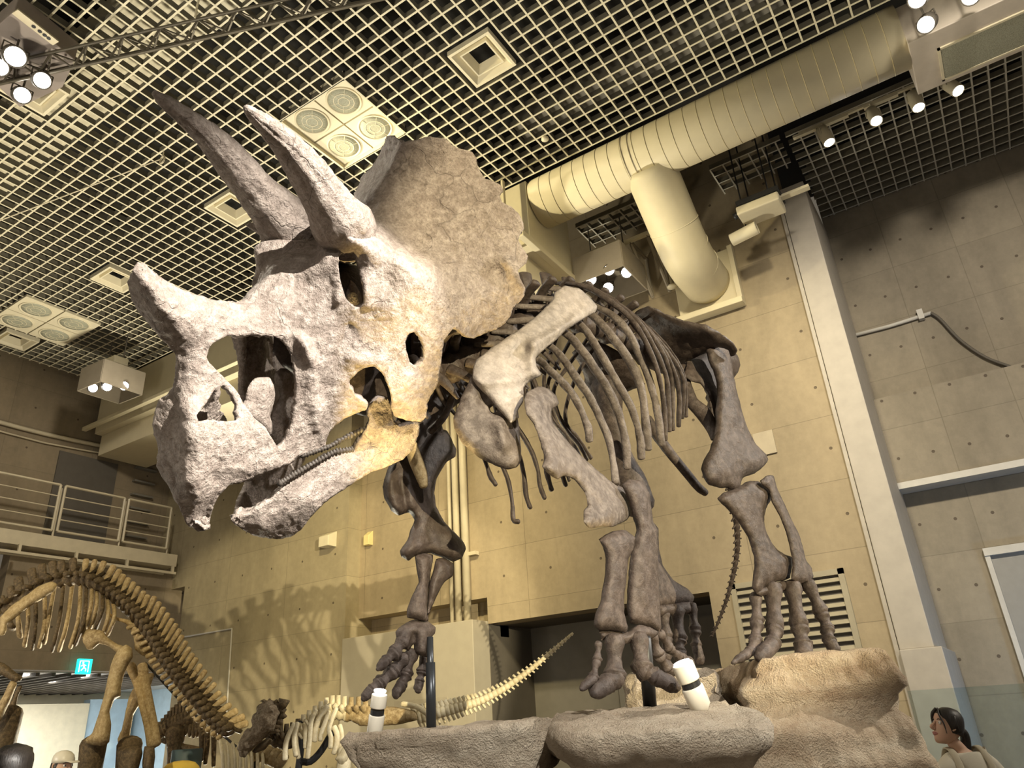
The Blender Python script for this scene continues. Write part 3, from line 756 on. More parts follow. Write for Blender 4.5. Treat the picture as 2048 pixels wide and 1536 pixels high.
def edge_dist(pts, poly):
    best = np.full(len(pts), 1e9); n = len(poly)
    for i in range(n):
        a = poly[i]; ab = poly[(i+1) % n]-a; L = ab @ ab+1e-12
        t = np.clip(((pts-a) @ ab)/L, 0, 1); best = np.minimum(best, np.linalg.norm(pts-(a+t[:, None]*ab), axis=1))
    return best


def triangulate(outline, holes, step):
    allb = [outline]+holes; B0 = np.vstack(allb); E = []; o = 0
    for p in allb:
        n = len(p); E += [(o+i, o+(i+1) % n) for i in range(n)]; o += n
    lo = outline.min(0); hi = outline.max(0); g = []; row = 0; y = lo[1]
    while y < hi[1]:
        g += [(x+(step*.5 if row % 2 else 0), y) for x in np.arange(lo[0], hi[0], step)]; y += step*.866; row += 1
    g = np.array(g) if g else np.zeros((0, 2))
    if len(g):
        k = inside(g, outline)
        for h in holes: k &= ~inside(g, h)
        g = g[k]
        d = edge_dist(g, outline)
        for h in holes: d = np.minimum(d, edge_dist(g, h))
        g = g[d > step*.55]
    V_ = np.vstack([B0, g])
    r = delaunay_2d_cdt([Vector((float(a), float(b))) for a, b in V_], E, [], 0, 1e-5)
    P = np.array([(v[0], v[1]) for v in r[0]]); Tn = np.array([f for f in r[2] if len(f) == 3])
    c = P[Tn].mean(1); k = inside(c, outline)
    for h in holes: k &= ~inside(c, h)
    Tn = Tn[k]
    a = P[Tn]; ar = (a[:, 1, 0]-a[:, 0, 0])*(a[:, 2, 1]-a[:, 0, 1])-(a[:, 1, 1]-a[:, 0, 1])*(a[:, 2, 0]-a[:, 0, 0])
    Tn[ar > 0] = Tn[ar > 0][:, ::-1]                        # faces look at the photographer
    e = np.sort(np.vstack([Tn[:, [0, 1]], Tn[:, [1, 2]], Tn[:, [2, 0]]]), axis=1)
    ue, cnt = np.unique(e, axis=0, return_counts=True); bd = np.zeros(len(P), bool); bd[ue[cnt == 1].ravel()] = True
    return P, Tn, bd, ue


def tps(ctrl, val, q, reg=1e-4):
    ctrl = np.asarray(ctrl, float); val = np.asarray(val, float); n = len(ctrl)
    if n == 1: return np.full(len(q), val[0])
    if n == 2:
        ab = ctrl[1]-ctrl[0]; t = ((q-ctrl[0]) @ ab)/(ab @ ab); return val[0]+(val[1]-val[0])*np.clip(t, -.3, 1.3)
    S = 300.0; c = ctrl/S; qq = q/S
    U = lambda r2: np.where(r2 > 1e-12, .5*r2*np.log(np.maximum(r2, 1e-12)), 0)
    K = U(((c[:, None]-c[None])**2).sum(2))+np.eye(n)*reg
    Pm = np.hstack([np.ones((n, 1)), c]); A = np.zeros((n+3, n+3)); A[:n, :n] = K; A[:n, n:] = Pm; A[n:, :n] = Pm.T; A[n:, n:] += np.eye(3)*1e-9
    w = np.linalg.solve(A, np.concatenate([val, np.zeros(3)])); out = np.empty(len(q))
    for s in range(0, len(q), 4000):
        z = qq[s:s+4000]; out[s:s+4000] = U(((z[:, None]-c[None])**2).sum(2)) @ w[:n]+np.hstack([np.ones((len(z), 1)), z]) @ w[n:]
    return out


def rays(q):
    return np.column_stack([(q[:, 0]-1024)/F, -(q[:, 1]-768)/F, np.ones(len(q))]) @ CM


def depth_k(q, yv, frame):
    d = rays(q)
    if frame == 'B': k = ((COND-EYE) @ BL+yv)/(d @ BL)
    elif frame == 'D': k = yv/(d @ GH)
    else:
        ax = SR[:, 1]; k = ((ST-EYE) @ ax+yv)/(d @ ax)
    return d, k


def lap(P, E, fixed, it, lam=.5):
    for _ in range(it):
        s = np.zeros_like(P); c = np.zeros(len(P)); np.add.at(s, E[:, 0], P[E[:, 1]]); np.add.at(s, E[:, 1], P[E[:, 0]]); np.add.at(c, E[:, 0], 1); np.add.at(c, E[:, 1], 1)
        Q = P+lam*(s/np.maximum(c, 1)[:, None]-P); Q[fixed] = P[fixed]; P = Q
    return P


def rough(P, N, amp, sc, seed=0.0):
    out = P.copy()
    for i in range(len(P)):
        v = Vector(P[i]*sc)+Vector((seed, seed*.7, -seed)); h = noise.fractal(v, 1.0, 2.0, 3)
        out[i] += N[i]*amp*h
    return out


def mesh_of(name, P, Tn, smooth=True):
    me = bpy.data.meshes.new(name); me.from_pydata(P.tolist(), [], Tn.tolist())
    if smooth: me.polygons.foreach_set('use_smooth', [True]*len(me.polygons))
    return me


def normals(P, Tn):
    n = np.cross(P[Tn[:, 1]]-P[Tn[:, 0]], P[Tn[:, 2]]-P[Tn[:, 0]]); v = np.zeros_like(P)
    for k in range(3): np.add.at(v, Tn[:, k], n)
    return v/(np.linalg.norm(v, axis=1)[:, None]+1e-12)


def inflate(name, outline, ctrl, R, mat, parent, frame='B', step=5.0, bumps=(), holes=(), amp=.003, it=5, flat=1.0, back=None):
    """A solid bone: its outline, its distance (ctrl: u, v, y or D) and a rounded thickness of its own on both sides."""
    step *= .6; it *= 2
    ol = poly_dense(outline, step*.8); hs = [poly_dense(h, step*.8) for h in holes]
    q, Tn, bd, E = triangulate(ol, hs, step)
    yv = tps([c[:2] for c in ctrl], [c[2] for c in ctrl], q); d, k = depth_k(q, yv, frame)
    dist = edge_dist(q, ol)
    for h in hs: dist = np.minimum(dist, edge_dist(q, h))
    dm = np.minimum(dist*k/F, R); h = np.sqrt(np.maximum(dm*(2*R-dm), 0))*flat; h[bd] = 0
    hf = h.copy()
    for b in bumps:
        if len(b) == 4: u, v, r, a = b; w = np.exp(-(((q-(u, v))**2).sum(1))/(2*r*r))
        else:
            u0, v0, u1, v1, r, a = b; A = np.array((u0, v0)); AB = np.array((u1-u0, v1-v0)); t = np.clip(((q-A) @ AB)/(AB @ AB), 0, 1)
            w = np.exp(-(((q-(A+t[:, None]*AB))**2).sum(1))/(2*r*r))
        hf += a*w*np.minimum(1, dist/6.0)
    dn = d/np.linalg.norm(d, axis=1)[:, None]; base = EYE+d*k[:, None]
    fr = lap(base-dn*hf[:, None], E, bd, it); bk = lap(base+dn*(h if back is None else np.minimum(h, back))[:, None], E, bd, it)
    n = len(q); idx = np.arange(n); inn = np.where(~bd)[0]; idx2 = idx.copy(); idx2[inn] = n+np.arange(len(inn))
    P = np.vstack([fr, bk[inn]]); T2 = np.vstack([Tn, idx2[Tn][:, ::-1]])
    if amp: P = rough(P, normals(P, T2), amp, 14.0, len(outline)*1.37)
    me = mesh_of(name, P, T2); o = link(name, me, mat, parent)
    return o


def mirror_part(o, name, parent, mat=None):                  # the same bone on the animal's other side
    me = o.data.copy(); P = np.array([v.co for v in me.vertices])
    y = (P-COND) @ BL; P -= 2*y[:, None]*BL
    me.vertices.foreach_set('co', P.astype(np.float32).ravel()); me.flip_normals()
    if mat: me.materials.clear(); me.materials.append(mat)
    n = bpy.data.objects.new(name, me); COL.objects.link(n); n.parent = parent; n.matrix_parent_inverse = o.matrix_parent_inverse.copy()
    return n


def limb(name, pts, mat, parent, frame='B', n=12, sub=4, ell=1.0, amp=.0025, m=None, smooth=True):
    """pts: (u, v, y or D, half width in px): a swept bone."""
    P = []; R = []
    for u, v, y, w in pts:
        d, k = depth_k(np.array([[u, v]], float), y, frame); P.append(EYE+d[0]*k[0]); r = w*k[0]/F; R.append((r, r*ell))
    mb = m or MB(); mb.loft(P, R, n, sub)
    if m is not None: return None
    o = mb.build(name, mat, parent, smooth)
    if amp:
        V_ = np.array([v.co for v in o.data.vertices]); Tn = np.array([v.normal for v in o.data.vertices])
        V_ = rough(V_, Tn, amp, 16.0, pts[0][0]*.01); o.data.vertices.foreach_set('co', V_.astype(np.float32).ravel())
    return o


def toe(parent, chain, mat, frame, widths, m=None, claw=False, name='toe'):
    """chain: joints (u, v, y); each bone between two joints flares at its ends; the last is a hoof."""
    mb = MB(); nb = len(chain)-1
    for i in range(nb):
        (u0, v0, y0), (u1, v1, y1) = chain[i], chain[i+1]; w0, w1 = widths[i], widths[i+1]
        if i == nb-1: prof = ((.06, w0*.95), (.4, w0*.9), (.75, (w0+w1)*.52), (.97, w1*.85))
        else: prof = ((.06, w0*.96), (.17, w0*.98), (.32, (w0+w1)*.40), (.52, (w0+w1)*.34), (.74, (w0+w1)*.42), (.86, w1*1.04), (.93, w1*.98))
        limb('x', [(u0+(u1-u0)*t, v0+(v1-v0)*t, y0+(y1-y0)*t, w) for t, w in prof], mat, None, frame, 12, 3, 1.0, 0, mb)
    o = mb.build(name, mat, parent, True)
    V_ = np.array([v.co for v in o.data.vertices]); Tn = np.array([v.normal for v in o.data.vertices])
    V_ = rough(V_, Tn, .006, 26.0, chain[0][0]*.013); o.data.vertices.foreach_set('co', V_.astype(np.float32).ravel())
    return o


def zt(ox, oy, s):
    return lambda L: [(ox+p[0]/s, oy+p[1]/s, *p[2:]) for p in L]


Z2 = zt(660, 240, 3.339); Z3 = zt(240, 500, 2.56); Z4 = zt(440, 640, 3.34); Z5 = zt(860, 520, 3.49); Z6 = zt(1240, 580, 3.49); Z7 = zt(700, 840, 2.56); Z8 = zt(1020, 760, 2.3275); Z9 = zt(1380, 920, 3.658); Z1 = zt(240, 160, 3.84)

# ================================================================== TRICERATOPS
tric = empty('triceratops_skeleton', tuple(BW(-1.5, 0, CZ+.1)), 'large brown horned dinosaur skeleton with three horns and bony frill standing on rocks', 'dinosaur skeleton')


def half_shell(name, mid, free, holes, ctrl, step, thick, bumps, amp, mat, parent):
    """A symmetric shell in the skull's own frame: one side from its outline and lateral offsets, the other mirrored, joined on the midline."""
    md = poly_dense(mid, step*.8, False); fd = poly_dense([mid[-1]]+free+[mid[0]], step*.8, False)
    ol = np.vstack([md, fd[1:-1]]); nm = len(md); hs = [poly_dense(h, step*.8) for h in holes]
    q, Tn, bd, E = triangulate(ol, hs, step)
    cc = list(ctrl)+[(p[0], p[1], 0.0) for p in md[::7]]
    yv = tps([c[:2] for c in cc], [c[2] for c in cc], q)
    dm = np.min(((q[:, None]-md[None, ::1])**2).sum(2), axis=1); onm = dm < .05; 
    for b in bumps:
        if len(b) == 4: u, v, r, a = b; w = np.exp(-(((q-(u, v))**2).sum(1))/(2*r*r))
        else:
            u0, v0, u1, v1, r, a = b; A = np.array((u0, v0)); AB = np.array((u1-u0, v1-v0)); t = np.clip(((q-A) @ AB)/(AB @ AB), 0, 1)
            w = np.exp(-(((q-(A+t[:, None]*AB))**2).sum(1))/(2*r*r))
        yv = yv+a*w*np.clip(np.sqrt(dm)/12, 0, 1)
    yv = np.maximum(yv, 0); yv[onm] = 0; yv[~onm] = np.maximum(yv[~onm], .004)
    d, k = depth_k(q, yv, 'S'); Pw = EYE+d*k[:, None]
    Pw = lap(Pw, E, bd, 2, .4); Pl = (Pw-ST) @ SR; Pl[onm, 1] = 0
    Pr = Pl.copy(); Pr[:, 1] *= -1
    n = len(q); idx = np.arange(n); inn = np.where(~onm)[0]; idx2 = idx.copy(); idx2[inn] = n+np.arange(len(inn))
    P = np.vstack([Pl, Pr[inn]]); T2 = np.vstack([Tn, idx2[Tn][:, ::-1]])
    N = normals(P, T2); P = rough(P, N, amp*.55, 9.0, 3.1); P = rough(P, N, amp*.75, 28.0, 9.3); P = rough(P, N, amp*.4, 70.0, 4.3)
    P[np.where(onm)[0], 1] = 0
    Pw = P @ SR.T+ST
    o = link(name, mesh_of(name, Pw, T2), mat, parent)
    s = o.modifiers.new('thick', 'SOLIDIFY'); s.thickness = thick; s.offset = -1; s.use_rim = True
    return o


mid = [(396, 1064), (373, 1047), (357, 1008), (345, 930), (343, 871), (350, 812), (353, 773), (357, 734), (352, 712), (330, 687), (310, 656), (287, 609), (271, 570), (266, 541), (274, 525)] + \
    [(289, 528), (318, 551), (357, 574), (396, 590), (435, 600), (467, 602), (490, 598), (506, 586), (533, 559), (553, 532), (580, 510), (603, 502), (632, 492), (660, 476), (690, 456), (715, 440), (738, 424), (759, 394), (780, 339), (804, 285)]
free = [(830, 280), (852, 274), (872, 275), (890, 277), (900, 285), (906, 293), (922, 298), (944, 304), (953, 316), (954, 328), (962, 345), (970, 356), (986, 362), (1002, 370), (1006, 380), (999, 391), (1004, 404), (1022, 413), (1038, 428), (1047, 445), (1048, 458), (1040, 470), (1036, 480), (1044, 494), (1056, 512), (1053, 526), (1043, 534), (1036, 541), (1040, 556), (1050, 576), (1049, 590), (1040, 604), (1026, 616), (1020, 634), (1008, 648), (985, 661), (966, 668), (948, 677), (930, 673), (915, 660), (907, 654)] + \
    Z4([(1500, 130), (1480, 250), (1455, 430), (1400, 520), (1382, 600), (1380, 640), (1340, 680), (1250, 670), (1165, 645), (1148, 590), (1140, 500), (1115, 410), (1075, 345), (1030, 310), (980, 315), (930, 340), (895, 370), (865, 410), (880, 460), (920, 520), (970, 545), (990, 562), (975, 600), (930, 618), (860, 645), (790, 690), (740, 740), (715, 800), (700, 850), (620, 880), (530, 905), (470, 960), (400, 990), (300, 1030), (180, 1075), (60, 1110)]) + \
    Z3([(560, 1205), (515, 1250), (485, 1300), (462, 1370), (448, 1430)])
naris = Z3([(470, 482), (555, 437), (700, 430), (800, 447), (860, 500), (890, 580), (905, 700), (900, 800), (882, 900), (850, 985), (810, 1010), (775, 960), (740, 905), (690, 860), (640, 800), (600, 722), (540, 660), (478, 600), (443, 550)])
naris2 = Z3([(392, 845), (440, 785), (488, 712), (535, 692), (578, 742), (604, 800), (606, 868), (520, 880), (450, 868), (405, 882)])
orbit = Z2([(60, 900), (108, 885), (165, 925), (192, 1010), (215, 1110), (224, 1200), (205, 1252), (170, 1252), (135, 1225), (100, 1180), (72, 1080), (56, 980)])
fen = Z4([(1238, 150), (1262, 92), (1310, 80), (1345, 130), (1366, 200), (1355, 275), (1310, 310), (1268, 280), (1246, 210)])
ctrl = [(459, 971, .10), (418, 1039, .03), (625, 906, .16), (700, 880, .19), (400, 900, .125), (374, 820, .085), (364, 870, .08), (372, 960, .085), (392, 1010, .06), (430, 930, .11), (520, 930, .14), (600, 780, .19), (590, 700, .17), (510, 655, .095), (430, 690, .06), (385, 740, .05), (400, 800, .08),
        (450, 765, .06), (476, 800, .08), (330, 600, .085), (298, 570, .06), (350, 650, .085), (310, 620, .06), (286, 550, .03), (420, 630, .06), (480, 630, .05), (480, 850, .12), (560, 900, .16), (650, 700, .24), (650, 780, .23), (560, 600, .10), (600, 560, .11), (620, 640, .19), (680, 560, .235), (728, 580, .33),
        (700, 505, .25), (690, 460, .21), (640, 490, .10), (745, 470, .27), (780, 560, .38), (780, 520, .375), (840, 535, .44), (880, 545, .47), (757, 484, .32), (800, 514, .40), (790, 478, .24), (825, 500, .31), (885, 512, .385), (800, 640, .42), (740, 680, .335), (690, 640, .27), (850, 760, .46), (840, 838, .42), (800, 800, .42), (885, 690, .51), (700, 750, .28), (640, 850, .19), (720, 810, .27),
        (960, 670, .53), (1050, 520, .64), (1000, 600, .585), (930, 640, .53), (900, 600, .51), (960, 560, .53), (890, 277, .19), (950, 310, .31), (1000, 375, .46), (1040, 440, .57), (870, 470, .31), (820, 462, .22), (770, 440, .13), (850, 400, .20), (930, 420, .36), (820, 340, .07), (870, 330, .16), (950, 490, .45), (1030, 490, .58)]
skull = half_shell('skull', mid, free, [naris, naris2, orbit, fen], ctrl, 4.2, .030,
                   [(610, 690, 640, 860, 9, .018), (600, 680, 632, 730, 8, .02), (425, 690, 570, 668, 9, .012), (680, 520, 676, 600, 9, .022), (700, 500, 740, 620, 10, -.012), (730, 560, 735, 610, 8, .02), (840, 560, 780, 620, 22, .02), (700, 660, 640, 790, 13, -.02), (430, 960, 410, 1030, 12, -.018), (470, 940, 560, 930, 12, .012),
                    (820, 760, 12, .015), (700, 720, 760, 725, 9, .012), (1010, 520, 1040, 560, 10, .015), (880, 560, 1000, 545, 14, -.018)], .0065, M['skull'], tric)
inflate('fenestra_backing', [(672, 700), (760, 655), (850, 648), (872, 740), (820, 822), (740, 835), (690, 815)], [(760, 740, .10)], .05, M['bone_shaded'], skull, 'S', 7)  # dark plate added behind the openings so they read black
m = MB()
for c, r in (((-.02, 0, .12), (.24, .17, .17)), ((.22, 0, .0), (.16, .07, .16)), ((-.2, 0, -.02), (.10, .09, .09))):
    P_ = [s2w(np.array(c)+np.array([t*r[0], 0, 0])) for t in (-1, -.8, -.4, 0, .4, .8, 1)]; m.loft(P_, [(max(.02, r[2]*math.sqrt(max(0, 1-t*t))), max(.02, r[1]*math.sqrt(max(0, 1-t*t)))) for t in (-1, -.8, -.4, 0, .4, .8, 1)], 16, 3, True, SR[:, 2])
m.build('orbit_backing', M['bone_shaded'], skull, True)  # dark solid added inside the skull to block the view through the openings
skull['label'] = 'pale mottled bone skull with frill'
jmid = [(460, 1041), (472, 1051), (485, 1059), (515, 1073), (554, 1079), (581, 1074)]
jfree = [(602, 1059), (620, 1035)] + Z4([(700, 1220), (800, 1150), (900, 1085), (1000, 1022), (1110, 982), (1220, 930), (1290, 862), (1325, 765), (1332, 690), (1260, 690), (1200, 702), (1160, 660), (1152, 580), (1120, 520), (1060, 508), (1015, 545), (992, 600), (1000, 655), (980, 725), (940, 800), (895, 868), (830, 868), (760, 880), (690, 915), (620, 960), (565, 985), (500, 1040), (440, 1070), (430, 1110), (340, 1200), (270, 1245), (200, 1288), (120, 1325)])
jctrl = [(500, 1030, .045), (520, 1055, .05), (539, 1006, .09), (569, 970, .115), (560, 1035, .085), (600, 1020, .12), (590, 1060, .05), (608, 940, .12), (650, 985, .15), (700, 900, .17), (709, 950, .195), (660, 930, .15), (772, 925, .26), (826, 890, .30), (837, 860, .315), (760, 800, .24), (740, 850, .22), (796, 850, .30), (760, 870, .25)]
jaw = half_shell('lower_jaw', jmid, jfree, [], jctrl, 4.2, .030, [(620, 1000, 14, .012), (700, 920, 740, 880, 10, -.012), (770, 860, 12, .012)], .005, M['skull'], skull)


def skp(u, v, y): return s2w(SK(u, v, y))


def horn(pts, name='brow_horn'):
    P = [skp(u, v, y) for u, v, y, w in pts]; R = [w*.00242 for *_, w in pts]; n = 56
    o = MB().loft(P, R, n, 10).build(name, M['skull'], skull, True, fix=False)
    V_ = np.array([v.co for v in o.data.vertices]); rings = len(V_)//n; V_ = V_.reshape(rings, n, 3); c = V_.mean(1, keepdims=True); d = V_-c; L_ = np.linalg.norm(d, axis=2, keepdims=True)
    for i in range(rings):
        for k in range(n):                                  # lengthwise grooves
            a = 2*math.pi*k/n; g_ = noise.noise(Vector((math.cos(a)*3.2, math.sin(a)*3.2, i*.055+pts[0][0])))+.7*noise.noise(Vector((math.cos(a)*8, math.sin(a)*8, i*.10)))
            V_[i, k] += d[i, k]/max(L_[i, k, 0], 1e-5)*min(.0085, .10*L_[i, k, 0])*g_
    V_ = V_.reshape(-1, 3); N = np.array([v.normal for v in o.data.vertices]); V_ = rough(V_, N, .003, 34.0, 5.0)
    o.data.vertices.foreach_set('co', V_.astype(np.float32).ravel()); return o


horn([(690, 478, -.02, 46), (694, 466, .08, 56), (688, 454, .17, 56), (674, 436, .215, 49), (655, 405, .22, 41), (631, 366, .225, 35.5), (600, 323, .235, 29), (571, 288, .245, 22.5), (539, 257, .26, 16.5), (512, 233, .27, 11), (493, 217, .28, 6)])
horn([(600, 500, -.2, 62), (580, 460, -.2, 56), (552, 425, -.2, 48), (517, 387, -.205, 38), (489, 354, -.21, 34.5), (465, 325, -.215, 31), (423, 279, -.225, 24), (391, 250, -.235, 19), (353, 221, -.245, 14), (325, 200, -.255, 10), (310, 187, -.26, 6)])
# bone flaps inside the nose opening
inflate('nasal_process', Z3([(620, 800), (640, 765), (650, 705), (690, 655), (760, 650), (800, 690), (822, 750), (790, 800), (770, 850), (780, 890), (775, 960), (740, 930), (690, 890), (640, 850)]), [(500, 800, .05)], .03, M['skull'], skull, 'S', 6, ((528, 760, 535, 860, 6, .02),), (), .004)
inflate('nasal_process', Z3([(790, 640), (820, 605), (855, 605), (890, 640), (910, 740), (905, 850), (870, 980), (800, 1010), (770, 930), (775, 850), (800, 760)]), [(570, 800, .02)], .03, M['skull'], skull, 'S', 6, (), (), .004)
inflate('inner_bone', [(690, 600), (700, 560), (716, 575), (735, 620), (730, 660), (690, 650)], [(710, 600, .16)], .04, M['skull'], skull, 'S', 6)
# teeth
tm = plain('tooth', (.05, .04, .032), .6)
for path, yy, up_ in ((((604, 912), (626, 905), (660, 893), (690, 876), (728, 858)), .155, -1), (((560, 966), (585, 950), (626, 926), (668, 903), (704, 898)), .135, 1)):
    m = MB(); P = poly_dense(path, 6.5, False)
    for i, (u, v) in enumerate(P):
        a = skp(u, v, yy+.03*i/len(P)); dz = SR[:, 2]*(-.014 if up_ < 0 else .014)*random.uniform(.7, 1.3)
        m.loft([a-dz*.6, a, a+dz], [(.009, .012), (.010, .013), (.002, .003)], 6, 2)
    m.build('teeth', tm, skull if up_ < 0 else jaw, True)

# ---- neck, back and tail vertebrae
vp = [(820, 740), (860, 745), (905, 735), (945, 712), (980, 688), (1022, 660), (1070, 637), (1120, 634), (1172, 650), (1222, 670), (1272, 690), (1322, 708), (1372, 724)]
VP = np.array([B(u, v, 0) for u, v in vp]); VP, _ = resample(VP, [.1]*len(VP), 3)
seg = np.concatenate([[0], np.cumsum(np.linalg.norm(np.diff(VP, axis=0), axis=1))]); NV = 19
SP = np.array([[np.interp(t, seg, VP[:, k]) for k in range(3)] for t in np.linspace(0, seg[-1], NV+1)])
UP = np.array([0, 0, 1.0])
for i in range(NV):
    a, b = SP[i], SP[i+1]; t = (b-a)/np.linalg.norm(b-a); c = (a+b)/2; n = UP-t*(UP @ t); n /= np.linalg.norm(n); L_ = np.linalg.norm(b-a)
    m = MB(); r = .075 if i > 3 else .085
    m.loft([c-t*L_*.42, c-t*L_*.2, c+t*L_*.2, c+t*L_*.42], [r, r*.78, r*.78, r], 14, 2)
    hs = .10 if i > 10 else (.20 if i > 5 else .14)
    m.loft([c+n*.05, c+n*.15, c+n*(.10+hs)-t*-.03], [(.02, .05), (.016, .04), (.022, .055)], 8, 3, True, BL)
    for sgn in (-1, 1):
        m.loft([c+n*.07, c+n*.13+BL*sgn*.10, c+n*.16+BL*sgn*.20+t*.02], [(.028, .04), (.02, .03), (.024, .035)], 8, 3)
        m.loft([c+n*.08+t*.02, c+n*.15+BL*sgn*.05+t*.09], [.025, .022], 6, 1)
        if i < 6:
            m.loft([c-n*.02+BL*sgn*.07, c-n*.12+BL*sgn*.14+t*.05, c-n*(.20+.03*i)+BL*sgn*.15+t*.10], [(.03, .018), (.024, .014), (.010, .008)], 8, 3)
    m.build('vertebra', M['bone_shaded'], tric, True)
limb('sacrum', [(1300, 690, 0, 42), (1350, 705, 0, 46), (1400, 720, 0, 44), (1440, 735, 0, 38)], M['bone_shaded'], tric, 'B', 14, 4, 1.2, .008)
tp = [(1420, 745, 4.9), (1425, 800, 5.2), (1440, 880, 5.6), (1462, 980, 5.9), (1474, 1060, 6.1), (1472, 1120, 6.25), (1456, 1190, 6.4), (1438, 1240, 6.5), (1424, 1272, 6.55)]
TP = np.array([PD(*p) for p in tp]); TP, _ = resample(TP, [.1]*len(TP), 4)
seg = np.concatenate([[0], np.cumsum(np.linalg.norm(np.diff(TP, axis=0), axis=1))])
ts = [0]; 
while ts[-1] < seg[-1]: ts.append(ts[-1]+.10-.055*ts[-1]/seg[-1])
for i in range(len(ts)-1):
    a, b = [np.array([np.interp(t, seg, TP[:, k]) for k in range(3)]) for t in ts[i:i+2]]; t = (b-a)/np.linalg.norm(b-a); f_ = 1-.80*ts[i]/seg[-1]; L_ = np.linalg.norm(b-a); c = (a+b)/2
    m = MB(); m.loft([a+t*L_*.06, c, b-t*L_*.06], [.055*f_, .042*f_, .055*f_], 8, 2)
    side = np.cross(t, BL); side /= np.linalg.norm(side)
    for sgn in (-1, 1): m.loft([c, c+side*sgn*.13*f_+t*.02], [(.02*f_, .03*f_), .014*f_], 6, 1)
    m.build('tail_vertebra', M['bone_shaded'], tric, True)

# ---- ribs
ribs = [
    [(950, 690), (1010, 690)] + Z5([(760, 700), (840, 775), (920, 850), (972, 905), (1020, 980), (1070, 1080), (1105, 1180), (1115, 1262)]),
    [(985, 664), (1050, 668)] + Z5([(835, 600), (930, 690), (1020, 820), (1110, 950), (1180, 1090), (1240, 1230), (1278, 1400), (1295, 1530), (1300, 1560)]),
    [(1016, 643), (1080, 642)] + Z5([(950, 515), (1050, 620), (1150, 760), (1240, 900), (1310, 1050), (1352, 1200), (1374, 1340), (1375, 1450)]),
    [(1030, 612), (1110, 618)] + Z5([(1040, 440), (1140, 570), (1230, 720), (1310, 860), (1390, 1000), (1440, 1130), (1470, 1270), (1476, 1385)]),
    [(1050, 593), (1140, 605)] + Z5([(1130, 385), (1250, 510), (1350, 640), (1430, 770), (1470, 890), (1494, 1020), (1512, 1170), (1520, 1318)]),
    [(1085, 575), (1150, 585)] + Z5([(1165, 325), (1290, 400), (1400, 530), (1470, 680), (1530, 830), (1565, 960), (1595, 1110), (1620, 1290)]),
    Z5([(880, 165), (960, 162), (1100, 195), (1250, 285), (1400, 405), (1500, 560), (1570, 720), (1612, 880), (1636, 1050), (1642, 1255)]),
    Z5([(960, 170), (1080, 180), (1200, 240), (1330, 330), (1450, 430), (1560, 600), (1640, 790), (1662, 950), (1670, 1195)]),
    Z5([(1100, 200), (1230, 250), (1360, 345), (1480, 445), (1600, 610), (1660, 730), (1690, 900), (1692, 1185)]),
    Z5([(1200, 250), (1320, 320), (1420, 400), (1510, 475), (1640, 650), (1710, 800), (1740, 960), (1736, 1160)]),
    Z5([(1300, 310), (1400, 380), (1480, 445), (1555, 520), (1680, 670), (1760, 810), (1770, 950), (1760, 1105)]),
    Z5([(1400, 370), (1500, 450), (1640, 590), (1740, 735), (1785, 880), (1785, 1090)])]
for i, path in enumerate(ribs):
    n = len(path); pts = []; w0 = 7.2 if i < 6 else 5.2-.12*(i-6)
    if i in (2, 4): w0 = 8.0
    for k, (u, v) in enumerate(path):
        t = k/(n-1); y = .06+.46*min(1, math.sin(min(t/.62, 1)*math.pi/2))-.10*max(0, t-.7)/.3
        if i < 6: y = min(y, .44)
        w = w0*(.8+.35*math.sin(math.pi*min(1, t*1.05))+(.25 if t > .85 else 0))
        pts.append((u, v, y, w))
    o = limb('rib', pts, M['bone_half_lit'] if i < 6 else M['bone'], tric, 'B', 10, 4, .7, .004)
    mirror_part(o, 'rib', tric, M['bone_shaded'])

# ---- shoulder girdle
sc = inflate('scapula', Z5([(868, 232), (905, 200), (945, 180), (1040, 200), (1120, 262), (1166, 318), (1152, 366), (1110, 388), (1040, 432), (950, 492), (860, 575), (775, 645), (738, 690), (745, 745), (782, 800), (745, 822), (690, 850), (655, 890), (652, 980), (612, 1050), (600, 1120), (560, 1140), (470, 1030), (300, 840), (300, 770), (322, 700), (380, 650), (480, 578), (620, 488), (740, 392), (830, 310), (866, 262)]),
             [(1130, 590, .36), (1040, 680, .43), (950, 760, .40), (1050, 790, .47)], .055, M['bone_lit'], tric, 'B', 5.5,
             ((1150, 640, 1065, 690, 5, .045), (1065, 690, 1068, 740, 8, .05), (1045, 705, 14, -.05), (960, 765, 1060, 755, 7, .03), (1055, 765, 12, -.03), (1190, 600, 1150, 640, 8, .01)), (), .004, 3, .8)
inflate('coracoid', Z5([(300, 790), (360, 840), (460, 850), (560, 870), (645, 905), (652, 985), (612, 1050), (618, 1100), (570, 1140), (600, 1200), (628, 1290), (635, 1400), (600, 1446), (540, 1460), (450, 1432), (330, 1372), (222, 1272), (172, 1182), (166, 1110), (200, 1000), (258, 880)]),
        [(950, 770, .36), (1040, 800, .46), (920, 850, .30), (1030, 930, .40)], .055, M['bone_half_lit'], tric, 'B', 5.5, ((1000, 850, 1010, 890, 9, .04), (970, 800, 10, -.04), (1000, 780, 14, .03)), [Z5([(420, 1035), (440, 1022), (468, 1035), (470, 1060), (440, 1068), (422, 1055)])], .004, 3, .8)
mirror_part(sc, 'scapula', tric, M['bone_shaded'])
inflate('sternal_plate', Z5([(605, 1090), (622, 1180), (632, 1300), (635, 1400), (605, 1446), (545, 1458), (455, 1432), (445, 1360), (470, 1260), (520, 1170)]), [(1010, 880, .32)], .03, M['bone'], tric, 'B', 6)

